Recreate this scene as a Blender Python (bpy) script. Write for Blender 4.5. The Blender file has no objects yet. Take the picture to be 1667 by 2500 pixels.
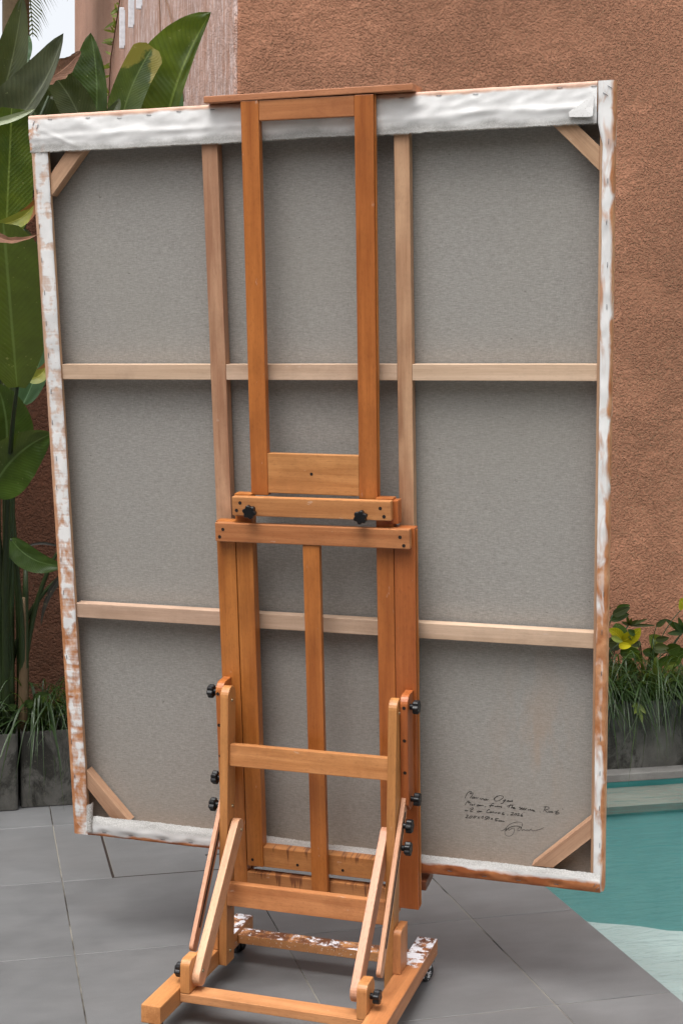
import bpy, bmesh, math, random
from mathutils import Matrix, Vector, noise

random.seed(7)
SC = bpy.context.scene
COL = SC.collection
R = math.radians

# ------------------------------------------------------------------ camera, sky, sun, exposure
INK = "3865,-7986 3895,-7901 3939,-7825 3999,-7783 4023,-7773 4033,-7790 4003,-7844 4020,-7848 4057,-7818 4079,-7819 4075,-7852 4042,-7912 3998,-7973|4116,-7925 4077,-7934 4049,-7960 4062,-7975 4096,-7961 4118,-7930 4108,-7967 4131,-7958|4133,-7959 4150,-7937 4163,-7944 4185,-7939|4170,-7976 4185,-7946 4204,-7944 4226,-7935|4278,-7940 4266,-7977|4292,-7913 4295,-7920|4297,-7992 4314,-7943 4312,-7964 4341,-7951 4363,-7951 4357,-7988|4439,-7949 4400,-7958 4375,-7981 4390,-7993 4429,-7976 4444,-7954 4439,-7985 4493,-7954|4727,-7833 4673,-7895 4649,-7948 4673,-7982 4741,-7975 4819,-7931 4877,-7874 4882,-7838 4838,-7820 4770,-7829 4702,-7866 4644,-7918 4634,-7940|4955,-7918 4906,-7933 4887,-7960 4916,-7957 4959,-7922 4916,-7962 4877,-8017 4848,-8039 4814,-8034 4829,-8027|5032,-7925 4993,-7939 4979,-7961 5008,-7963 5037,-7930 5032,-7963 5071,-7947|5076,-7931 5076,-7961 5119,-7921 5114,-7957 5143,-7924|5138,-7887 5142,-7894|3867,-8177 3899,-8112 3948,-8060 3973,-8049 3963,-8084 3953,-8116 3997,-8091 4019,-8104 3997,-8174|4056,-8137 4036,-8159 4056,-8173 4078,-8150 4056,-8137|4100,-8173 4120,-8120 4115,-8136 4154,-8116|4233,-8129 4194,-8148 4184,-8175 4218,-8166 4243,-8138 4238,-8169|4248,-8168 4267,-8141 4282,-8139 4277,-8165 4311,-8141 4336,-8139 4341,-8154 4355,-8132|4421,-8158 4399,-8184|4634,-8073 4624,-8051 4595,-8061 4566,-8100 4541,-8149 4522,-8184|4502,-8122 4575,-8120 4614,-8105|4590,-8139 4614,-8116 4634,-8119|4668,-8120 4663,-8141 4692,-8143 4726,-8114 4726,-8140 4756,-8122 4770,-8120 4770,-8140 4809,-8116 4829,-8119 4824,-8155 4848,-8127|5081,-8037 5042,-8102 5023,-8140|4979,-8099 5052,-8071 5129,-8053|5148,-8041 5110,-8106 5095,-8143 5124,-8114 5148,-8112 5143,-8143|5153,-8137 5187,-8118 5182,-8106 5158,-8121 5158,-8147 5221,-8135|3897,-8313 3868,-8326 3863,-8342 3887,-8347 3907,-8327 3897,-8313|3922,-8325 3922,-8341 3952,-8317|3962,-8277 3966,-8283|3981,-8288 4026,-8253 4065,-8233 4090,-8241 4075,-8263 4031,-8299 4001,-8328 4016,-8350 4075,-8341|4222,-8310 4193,-8323 4193,-8344 4232,-8338 4252,-8312 4222,-8310|4257,-8337 4276,-8309 4281,-8333 4306,-8306 4321,-8315|4521,-8253 4517,-8233 4487,-8246 4453,-8286 4438,-8323 4467,-8336 4536,-8313|4560,-8290 4536,-8313 4546,-8326 4580,-8298 4580,-8319|4595,-8317 4614,-8295 4629,-8293 4629,-8317|4658,-8301 4668,-8325 4721,-8289|4780,-8288 4741,-8318 4770,-8325 4799,-8296 4799,-8322|4906,-8285 4862,-8300 4858,-8316 4901,-8326 4906,-8343 4843,-8343|5008,-8320 4995,-8358|3897,-8467 3936,-8451 3941,-8468 3906,-8513 3872,-8537 3956,-8536|4010,-8471 3975,-8521 3995,-8540 4045,-8498 4055,-8472 4010,-8471|4114,-8471 4084,-8505 4099,-8524 4143,-8493 4163,-8465 4114,-8471|4192,-8457 4241,-8522|4266,-8460 4202,-8523|4291,-8488 4340,-8447 4350,-8441 4330,-8520|4487,-8442 4418,-8454 4399,-8487 4438,-8493 4438,-8524 4398,-8540 4379,-8530|4482,-8458 4457,-8501 4492,-8508 4521,-8469 4511,-8449 4482,-8458|4555,-8481 4609,-8514|4609,-8470 4545,-8518|4765,-8467 4687,-8472 4672,-8507 4716,-8510 4716,-8536 4672,-8540 4658,-8532|4789,-8507 4755,-8526 4765,-8546 4799,-8532|4804,-8511 4809,-8541 4838,-8512 4838,-8541 4877,-8513 4877,-8537 4921,-8529|5096,-8269 5138,-8252 5153,-8269 5112,-8312 5070,-8336 5164,-8323|5200,-8281 5179,-8316 5210,-8323 5241,-8293 5231,-8272 5200,-8281|5262,-8274 5298,-8265 5303,-8286 5257,-8329 5324,-8324|5396,-8255 5365,-8296 5345,-8331 5365,-8342 5396,-8331 5391,-8310 5355,-8319|5349,-8085 5313,-8100 5324,-8115 5360,-8122 5324,-8153 5308,-8149|5365,-8127 5396,-8107 5385,-8098 5365,-8121 5380,-8147 5411,-8133|5416,-8122 5447,-8108 5437,-8098 5416,-8118 5427,-8148 5463,-8133|5468,-8111 5473,-8143 5483,-8115 5514,-8108|5555,-8118 5545,-8146 5566,-8139|5576,-8132 5612,-8118 5596,-8114 5581,-8137 5617,-8144 5643,-8131|5679,-8127 5648,-8125 5638,-8142 5709,-8140 5704,-8163 5669,-8155|5843,-8157 5865,-8173|6005,-8001 5980,-8058 5940,-8144|5949,-8020 6016,-8000 6077,-8010 6087,-8042 6036,-8079 5980,-8096 6011,-8131 6052,-8170|6067,-8136 6098,-8116 6123,-8130 6108,-8153 6068,-8152|6129,-8140 6159,-8115 6190,-8129 6180,-8151 6139,-8150|6331,-8065 6281,-8124 6256,-8160 6271,-8180 6332,-8168 6352,-8139 6322,-8131 6276,-8157|6225,-8119 6301,-8101|6434,-8013 6448,-8042|4809,-8785 4840,-8808 4913,-8756 4965,-8706 4955,-8784 5028,-8699 5028,-8776 5100,-8713 5163,-8696 5179,-8749 5142,-8863 5059,-8927 4976,-8925 4934,-8875 4934,-8797 4996,-8659 5121,-8557 5266,-8509 5370,-8520 5390,-8572 5360,-8663 5308,-8746 5267,-8739 5287,-8682 5360,-8641 5381,-8738 5432,-8688 5463,-8729 5525,-8700 5577,-8717 5597,-8682 5638,-8666 5639,-8710 5700,-8703 5803,-8670 5946,-8596|4955,-8784 5038,-8698 5163,-8636 5287,-8623 5360,-8652"
STAPLES = [(-0.693,0.99,0),(-0.583,0.988,0),(-0.494,0.983,0),(-0.411,0.986,0),(-0.328,0.99,0),(-0.237,0.99,0),(-0.74,0.982,65),(-0.729,0.973,65),(0.252,0.99,0),(0.343,0.991,0),(0.432,0.989,0),(0.629,0.992,0),(0.708,0.991,0),(0.744,0.987,-35),(0.734,0.972,-35),(0.743,0.866,90),(0.742,0.778,90),(0.741,0.684,90),(0.744,0.586,90),(0.744,0.488,90),(0.746,-0.211,90),(0.743,-0.308,90),(0.743,-0.414,90),(0.743,-0.505,90),(0.743,-0.585,90),(0.743,-0.677,90),(0.743,-0.77,90),(0.745,-0.87,90),(0.735,-0.976,50),(0.741,-0.986,50),(-0.744,0.809,90),(-0.743,0.719,90),(-0.742,0.63,90),(-0.74,0.544,90),(-0.741,0.462,90),(-0.74,0.377,90),(-0.739,0.279,90),(-0.741,0.195,90),(-0.736,0.096,90),(-0.74,0.015,90),(-0.741,-0.188,90),(-0.739,-0.283,90),(-0.742,-0.47,90),(-0.743,-0.639,90),(-0.744,-0.722,90),(-0.74,-0.826,90),(-0.655,-0.986,0),(-0.573,-0.987,0),(-0.473,-0.989,0),(-0.387,-0.987,0),(0.355,-0.985,0),(0.448,-0.99,0),(0.537,-0.99,0),(0.636,-0.989,0)]
FLAP = [(0.71, 0.9742), (0.681, 0.9544), (0.6512, 0.9356), (0.6531, 0.9244), (0.7017, 0.9221), (0.707, 0.9257), (0.708, 0.9483)]
# slit [(0.712953107605846, 1.0020435768332292), (0.708393332845298, 0.9374373087192835), (0.7175813408396898, 0.9183291734386265)]
CAN = Matrix([[0.847795,0.526556,-0.063103,0.585718],[-0.530324,0.841714,-0.101366,-1.566561],[-0.00026,0.119403,0.992846,1.295285],[0.0,0.0,0.0,1.0]])
EAS = Matrix([[0.847779,0.53035,0.0,0.585718],[-0.53035,0.847779,0.0,-1.566561],[0.0,0.0,1.0,0.0],[0.0,0.0,0.0,1.0]])
CAM = Matrix([[0.965551,0.006121,-0.26014,-0.238175],[-0.259923,0.06983,-0.963101,-4.900324],[0.012271,0.99754,0.069015,1.503864],[0.0,0.0,0.0,1.0]])
LENS = 46.5851
C2E = Matrix([[1.0,0.0,0.000262,0.0],[3.1e-05,0.992846,-0.119403,-0.0],[-0.00026,0.119403,0.992846,1.295285],[0.0,0.0,0.0,1.0]])

cam = bpy.data.cameras.new('camera')
cam.sensor_fit = 'VERTICAL'
cam.sensor_height = 36.0
cam.sensor_width = 24.0
cam.lens = LENS
cam.clip_start = 0.05
cam.clip_end = 2000
cam_o = bpy.data.objects.new('camera', cam)
COL.objects.link(cam_o)
cam_o.matrix_world = CAM
SC.camera = cam_o

SUN_ELEV, SUN_AZ = R(68), R(225)          # azimuth clockwise from +Y, where the sun stands
wd = bpy.data.worlds.new('World')
SC.world = wd
wd.use_nodes = True
wn = wd.node_tree
wn.nodes.clear()
w_out = wn.nodes.new('ShaderNodeOutputWorld')
w_bg = wn.nodes.new('ShaderNodeBackground')
w_hs = wn.nodes.new('ShaderNodeHueSaturation')
w_sky = wn.nodes.new('ShaderNodeTexSky')
w_sky.sky_type = 'NISHITA'
w_sky.sun_disc = False
w_sky.sun_elevation = SUN_ELEV
w_sky.sun_rotation = SUN_AZ
w_sky.air_density = 1.0
w_sky.dust_density = 6.0
w_sky.ozone_density = 1.0
w_hs.inputs['Saturation'].default_value = 0.18
w_bg.inputs['Strength'].default_value = 0.15
wn.links.new(w_sky.outputs[0], w_hs.inputs['Color'])
wn.links.new(w_hs.outputs[0], w_bg.inputs[0])
wn.links.new(w_bg.outputs[0], w_out.inputs[0])

sun = bpy.data.lights.new('sun', 'SUN')
sun.energy = 0.8
sun.angle = R(34)
sun.color = (1.0, 0.965, 0.92)
sun_o = bpy.data.objects.new('sun', sun)
COL.objects.link(sun_o)
to_sun = Vector((math.sin(SUN_AZ) * math.cos(SUN_ELEV), math.cos(SUN_AZ) * math.cos(SUN_ELEV), math.sin(SUN_ELEV)))
sun_o.rotation_euler = to_sun.to_track_quat('Z', 'Y').to_euler()
sun_o.location = (0, -3, 8)

vs = SC.view_settings
vs.view_transform = 'Standard'
vs.look = 'None'
vs.exposure = 1.08
vs.gamma = 1.0
vs.use_curve_mapping = False

# ------------------------------------------------------------------ helpers: objects
def link(name, data, parent=None, mat=None, M=None):
    o = bpy.data.objects.new(name, data)
    COL.objects.link(o)
    if parent is not None:
        o.parent = parent
    if M is not None:
        o.matrix_basis = M
    if mat is not None and data is not None and not data.materials:
        data.materials.append(mat)
    return o

def tag(o, label=None, cat=None, group=None, kind=None):
    if label: o['label'] = label
    if cat: o['category'] = cat
    if group: o['group'] = group
    if kind: o['kind'] = kind
    return o

def empty(name, M, label, cat, group=None):
    o = bpy.data.objects.new(name, None)
    o.empty_display_size = 0.1
    COL.objects.link(o)
    o.matrix_basis = M
    return tag(o, label, cat, group)

def mesh_of(name, verts, faces, smooth=False):
    me = bpy.data.meshes.new(name)
    me.from_pydata([tuple(v) for v in verts], [], faces)
    me.validate()
    me.update()
    if smooth:
        me.polygons.foreach_set('use_smooth', [True] * len(me.polygons))
    return me

def from_bm(name, bm, smooth=False):
    bmesh.ops.recalc_face_normals(bm, faces=bm.faces)
    me = bpy.data.meshes.new(name)
    bm.to_mesh(me)
    bm.free()
    if smooth:
        me.polygons.foreach_set('use_smooth', [True] * len(me.polygons))
    return me

def box_bm(dx, dy, dz, bev=0.0, seg=2):
    bm = bmesh.new()
    bmesh.ops.create_cube(bm, size=1.0)
    bmesh.ops.scale(bm, vec=(dx, dy, dz), verts=bm.verts)
    if bev > 0:
        bmesh.ops.bevel(bm, geom=bm.edges[:], offset=min(bev, .45 * min(dx, dy, dz)), segments=seg, profile=.6, affect='EDGES')
    return bm

def beam(name, parent, F, lo, hi, mat, bev=.002):
    """box between lo and hi in frame F; its own z runs along its length (grain)"""
    d = [hi[i] - lo[i] for i in range(3)]
    c = Vector([(hi[i] + lo[i]) / 2 for i in range(3)])
    k = d.index(max(d))
    if k == 2:
        P = Matrix.Identity(4); dd = d
    elif k == 0:
        P = Matrix(((0, 0, 1, 0), (1, 0, 0, 0), (0, 1, 0, 0), (0, 0, 0, 1))); dd = (d[1], d[2], d[0])
    else:
        P = Matrix(((0, 1, 0, 0), (0, 0, 1, 0), (1, 0, 0, 0), (0, 0, 0, 1))); dd = (d[2], d[0], d[1])
    me = from_bm(name, box_bm(*dd, bev=bev))
    return link(name, me, parent, mat, F @ Matrix.Translation(c) @ P)

def extrude_x(poly, x0, x1, bev=.0018):
    """closed (y,z) outline pulled out along x"""
    bm = bmesh.new()
    vs0 = [bm.verts.new((x0, y, z)) for y, z in poly]
    f = bm.faces.new(vs0)
    ext = bmesh.ops.extrude_face_region(bm, geom=[f])
    nv = [v for v in ext['geom'] if isinstance(v, bmesh.types.BMVert)]
    bmesh.ops.translate(bm, verts=nv, vec=(x1 - x0, 0, 0))
    bmesh.ops.recalc_face_normals(bm, faces=bm.faces)
    if bev > 0:
        ed = [e for e in bm.edges if e.calc_face_angle(0) > .6]
        bmesh.ops.bevel(bm, geom=ed, offset=bev, segments=2, profile=.6, affect='EDGES')
    return bm

def arc(cy, cz, r, a0, a1, n=7):
    return [(cy + r * math.cos(R(a0 + (a1 - a0) * i / n)), cz + r * math.sin(R(a0 + (a1 - a0) * i / n))) for i in range(n + 1)]

def strut(name, parent, F, x0, x1, p0, p1, w, mat, r0=None, r1=None, slot=None):
    """flat bar in a y-z plane from p0 to p1 with rounded ends; own z runs along it"""
    a = Vector(p0); b = Vector(p1)
    d = (b - a); ln = d.length
    ang = math.atan2(d.x, d.y)          # from z towards y
    M = F @ Matrix.Translation(((x0 + x1) / 2, (a.x + b.x) / 2, (a.y + b.y) / 2)) @ Matrix.Rotation(-ang, 4, 'X')
    h = w / 2
    r0 = h * .98 if r0 is None else r0
    r1 = h * .98 if r1 is None else r1
    poly = []
    poly += arc(-(h - r0), -ln / 2 + r0, r0, 180, 270, 6) + arc(h - r0, -ln / 2 + r0, r0, 270, 360, 6)
    poly += arc(h - r1, ln / 2 - r1, r1, 0, 90, 6) + arc(-(h - r1), ln / 2 - r1, r1, 90, 180, 6)
    cl = []
    for q in poly:
        if not cl or (Vector(q) - Vector(cl[-1])).length > 1e-5:
            cl.append(q)
    t = (x1 - x0) / 2
    me = from_bm(name, extrude_x(cl, -t, t))
    o = link(name, me, parent, mat, M)
    if slot:
        for s in (-1, 1):
            me2 = from_bm('slot', box_bm(.0016, .008, slot, 0))
            link('slot', me2, o, MAT['hole'], Matrix.Translation((s * (t + .0001), 0, 0)))
    return o

def tube(pts, rad, n=7, cap=True):
    vs, fs = [], []
    pts = [Vector(p) for p in pts]
    rads = rad if isinstance(rad, (list, tuple)) else [rad] * len(pts)
    ref = Vector((.31, .77, .55)).normalized()
    for i, p in enumerate(pts):
        t = (pts[min(i + 1, len(pts) - 1)] - pts[max(i - 1, 0)]).normalized()
        a = t.cross(ref)
        if a.length < .1: a = t.cross(Vector((1, 0, 0)))
        a.normalize(); b = t.cross(a)
        for k in range(n):
            an = 2 * math.pi * k / n
            vs.append(p + (a * math.cos(an) + b * math.sin(an)) * rads[i])
    for i in range(len(pts) - 1):
        for k in range(n):
            k2 = (k + 1) % n
            fs.append((i * n + k, i * n + k2, (i + 1) * n + k2, (i + 1) * n + k))
    if cap:
        fs.append(tuple(range(n - 1, -1, -1)))
        m = (len(pts) - 1) * n
        fs.append(tuple(range(m, m + n)))
    return vs, fs

def bez(a, b, c, n):
    a, b, c = Vector(a), Vector(b), Vector(c)
    return [a * (1 - t) ** 2 + b * 2 * t * (1 - t) + c * t * t for t in [i / n for i in range(n + 1)]]

def join_geo(parts):
    vs, fs = [], []
    for v, f in parts:
        o = len(vs)
        vs += list(v)
        fs += [tuple(i + o for i in q) for q in f]
    return vs, fs

# ------------------------------------------------------------------ helpers: materials
class NT:
    def __init__(s, name):
        s.m = bpy.data.materials.new(name)
        s.m.use_nodes = True
        s.t = s.m.node_tree
        s.t.nodes.clear()
        s.out = s.t.nodes.new('ShaderNodeOutputMaterial')
    def n(s, typ, ins=None, **props):
        nd = s.t.nodes.new('ShaderNode' + typ)
        for k, v in props.items():
            setattr(nd, k, v)
        for k, v in (ins or {}).items():
            sk = nd.inputs[k]
            if isinstance(v, bpy.types.NodeSocket):
                s.t.links.new(v, sk)
            else:
                sk.default_value = v
        return nd
    def math(s, op, a, b=0.0, clamp=False):
        return s.n('Math', {0: a, 1: b}, operation=op, use_clamp=clamp).outputs[0]
    def mix(s, fac, a, b, typ='MIX'):
        nd = s.n('Mix', data_type='RGBA', blend_type=typ)
        for k, v in ((0, fac), (6, a), (7, b)):
            if isinstance(v, bpy.types.NodeSocket):
                s.t.links.new(v, nd.inputs[k])
            else:
                nd.inputs[k].default_value = v if k == 0 else (*v[:3], 1)
        return nd.outputs[2]
    def ramp(s, fac, stops, interp='LINEAR'):
        nd = s.n('ValToRGB', {0: fac})
        cr = nd.color_ramp
        cr.interpolation = interp
        while len(cr.elements) < len(stops):
            cr.elements.new(.5)
        for e, (p, c) in zip(cr.elements, stops):
            e.position = p
            e.color = (c, c, c, 1) if isinstance(c, (int, float)) else (*c[:3], 1)
        return nd.outputs[0]
    def noise(s, vec, scale, detail=4.0, rough=.55, dist=0.0):
        return s.n('TexNoise', {'Vector': vec, 'Scale': scale, 'Detail': detail, 'Roughness': rough, 'Distortion': dist}).outputs[0]
    def coord(s, kind='Object', scale=(1, 1, 1), rnd=0.0, loc=(0, 0, 0)):
        c = s.n('TexCoord').outputs[kind]
        if rnd:
            r = s.n('ObjectInfo').outputs['Random']
            c = s.n('VectorMath', {0: c, 1: s.n('CombineXYZ', {0: s.math('MULTIPLY', r, rnd), 1: s.math('MULTIPLY', r, rnd * .7), 2: s.math('MULTIPLY', r, rnd * 1.3)}).outputs[0]}, operation='ADD').outputs[0]
        if scale != (1, 1, 1) or loc != (0, 0, 0):
            c = s.n('Mapping', {'Vector': c, 'Scale': scale, 'Location': loc}).outputs[0]
        return c
    def sep(s, vec):
        return s.n('SeparateXYZ', {0: vec}).outputs
    def bump(s, h, strength=.3, dist=.002):
        return s.n('Bump', {'Height': h, 'Strength': strength, 'Distance': dist}).outputs[0]
    def fin(s, color, rough=.6, normal=None, spec=.4, metal=0.0, **kw):
        b = s.n('BsdfPrincipled', {'Roughness': rough, 'Metallic': metal, 'Specular IOR Level': spec})
        if isinstance(color, bpy.types.NodeSocket): s.t.links.new(color, b.inputs['Base Color'])
        else: b.inputs['Base Color'].default_value = (*color[:3], 1)
        if normal is not None: s.t.links.new(normal, b.inputs['Normal'])
        for k, v in kw.items():
            b.inputs[k].default_value = v
        s.t.links.new(b.outputs[0], s.out.inputs[0])
        s.b = b
        return s.m

MAT = {}

def plain(name, c, rough=.6, metal=0, spec=.4):
    n = NT(name)
    v = n.noise(n.coord('Object'), 35, 3)
    col = n.mix(n.ramp(v, [(.3, 0), (.7, 1)]), [x * .85 for x in c], [min(1, x * 1.12) for x in c])
    MAT[name] = n.fin(col, rough, None, spec, metal)
    return MAT[name]

def wood(name, dark, light, rough=.45, fleck=.5, pore=.35, splat=None, drip=None, figure=0.0, smudge=None):
    n = NT(name)
    c = n.coord('Object', rnd=23.0)
    broad = n.noise(n.n('Mapping', {'Vector': c, 'Scale': (26, 26, 1.6)}).outputs[0], 1.0, 4, .55, .6)
    fine = n.noise(n.n('Mapping', {'Vector': c, 'Scale': (230, 230, 7)}).outputs[0], 1.0, 3, .6)
    fl = n.noise(n.n('Mapping', {'Vector': c, 'Scale': (330, 330, 75)}).outputs[0], 1.0, 2, .5)
    v = n.math('ADD', n.math('MULTIPLY', broad, .7), n.math('MULTIPLY', fine, .3))
    if figure:
        wv = n.n('TexWave', {'Vector': n.n('Mapping', {'Vector': c, 'Scale': (9, 9, 1.1)}).outputs[0], 'Scale': 2.2, 'Distortion': 7.0, 'Detail': 2.0, 'Detail Scale': 1.2}, wave_type='RINGS').outputs[1]
        v = n.math('ADD', n.math('MULTIPLY', v, 1 - figure), n.math('MULTIPLY', wv, figure))
    col = n.mix(n.ramp(v, [(.36, 0), (.64, 1)]), dark, light)
    flm = n.ramp(fl, [(.56, 0), (.68, 1)])
    col = n.mix(n.math('MULTIPLY', flm, fleck * .5), col, [x * .55 for x in dark])
    rd = n.n('ObjectInfo').outputs['Random']
    hs = n.n('HueSaturation', {'Color': col, 'Value': n.math('ADD', n.math('MULTIPLY', rd, .15), .92), 'Hue': n.math('ADD', n.math('MULTIPLY', rd, .012), .494)}).outputs[0]
    col = hs
    # handling dirt, pale scuffs
    dirt = n.ramp(n.noise(c, 7, 5, .7), [(.48, 0), (.72, 1)])
    col = n.mix(n.math('MULTIPLY', dirt, .30), col, [x * .45 for x in dark])
    sc_ = n.ramp(n.noise(n.n('Mapping', {'Vector': c, 'Scale': (1, 1, .35)}).outputs[0], 55, 3, .6), [(.70, 0), (.75, 1)])
    col = n.mix(n.math('MULTIPLY', sc_, .40), col, (.62, .50, .42))
    rgh = rough
    if smudge:
        sm = n.ramp(n.noise(c, 11, 6, .7), [(.5, 0), (.68, 1)])
        col = n.mix(n.math('MULTIPLY', sm, smudge), col, (.20, .055, .02))
    if drip:
        # reddish brown paint runs on the faces, densest near the top edge (local x is up on these rails)
        o = n.sep(n.coord('Object'))
        runs = n.noise(n.n('Mapping', {'Vector': n.coord('Object'), 'Scale': (3, 1.5, 38), 'Location': (0, drip, 0)}).outputs[0], 1.0, 3, .7)
        top = n.math('ADD', n.math('MULTIPLY', o[1], 3.0), runs)
        dm = n.ramp(top, [(.605, 0), (.65, 1)])
        col = n.mix(n.math('MULTIPLY', dm, .72), col, (.10, .028, .014))
    if splat:
        # splashes of white and rust paint on the tops: spl = (start along the piece, sign)
        o = n.sep(n.coord('Object'))
        nz = n.sep(n.n('NewGeometry').outputs['Normal'])[2]
        up = n.ramp(nz, [(.7, 0), (.9, 1)])
        reg = n.ramp(n.math('ADD', n.math('MULTIPLY', n.math('SUBTRACT', o[2], splat[0]), splat[1]), .5), [(.45, 0), (.62, 1)])
        a = n.noise(n.coord('Object', rnd=5.0), splat[2], 5, .75)
        rust = n.ramp(n.noise(n.coord('Object', rnd=9.0), 17, 6, .75), [(.44, 0), (.52, 1)])
        col = n.mix(n.math('MULTIPLY', n.math('MULTIPLY', rust, reg), n.math('ADD', n.math('MULTIPLY', up, .75), .12)), col, (.10, .035, .02))
        wh = n.ramp(n.math('ADD', a, n.math('MULTIPLY', reg, splat[3])), [(.60, 0), (.625, 1)])
        fm = n.math('MULTIPLY', n.math('MULTIPLY', wh, reg), up)
        spk = n.ramp(n.noise(n.coord('Object', rnd=3.0), 170, 2, .5), [(.66, 0), (.69, 1)])
        col = n.mix(n.math('MULTIPLY', n.math('MULTIPLY', spk, reg), .7), col, (.62, .6, .58))
        col = n.mix(fm, col, (.72, .72, .76))
    bm = n.bump(n.math('ADD', fine, n.math('MULTIPLY', fl, .5)), .22, .0006)
    MAT[name] = n.fin(col, rgh, bm, .45)
    return MAT[name]

MAST_D, MAST_L = (.30, .086, .018), (.47, .160, .038)
BAR_D, BAR_L = (.36, .135, .045), (.53, .235, .09)
STRUT_D, STRUT_L = (.42, .20, .105), (.60, .325, .195)
wood('wood_mast', MAST_D, MAST_L, .40, .5)
wood('wood_bar', BAR_D, BAR_L, .42, .5)
wood('wood_bar_smudged', BAR_D, BAR_L, .42, .5, smudge=.35)
wood('wood_strut', STRUT_D, STRUT_L, .5, 1.0)
wood('wood_post', (.36, .155, .045), (.52, .245, .075), .42, .6)
wood('wood_skid', (.36, .135, .045), (.54, .235, .09), .42, .6, splat=(.10, 6.0, 26, .13))
wood('wood_rail', (.38, .15, .06), (.54, .25, .115), .45, .6)
wood('wood_rail_splashed', (.38, .15, .055), (.52, .24, .10), .45, .5, splat=(-.35, 6.0, 34, .06), drip=3.0)
wood('wood_tray', (.34, .13, .045), (.48, .21, .08), .42, .5, drip=1.3)
wood('wood_tray_rail', (.36, .135, .045), (.50, .215, .08), .42, .5, smudge=.35)
wood('wood_frame_rail', (.36, .13, .042), (.50, .205, .075), .42, .5, smudge=.3, drip=6.0)
wood('wood_pale', (.36, .205, .12), (.54, .345, .215), .55, .35)
wood('wood_pale_figured', (.33, .165, .09), (.54, .325, .195), .52, .35, figure=.14)
wood('wood_pine', (.44, .295, .20), (.60, .43, .315), .55, .25)
plain('knob_plastic', (.006, .006, .007), .38, spec=.35)
plain('hole', (.018, .010, .007), .8)
plain('screw_metal', (.30, .24, .15), .35, .9)
plain('steel', (.22, .23, .25), .38, .9)
plain('rubber', (.014, .014, .015), .5)
plain('ink', (.010, .010, .011), .6)

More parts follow.
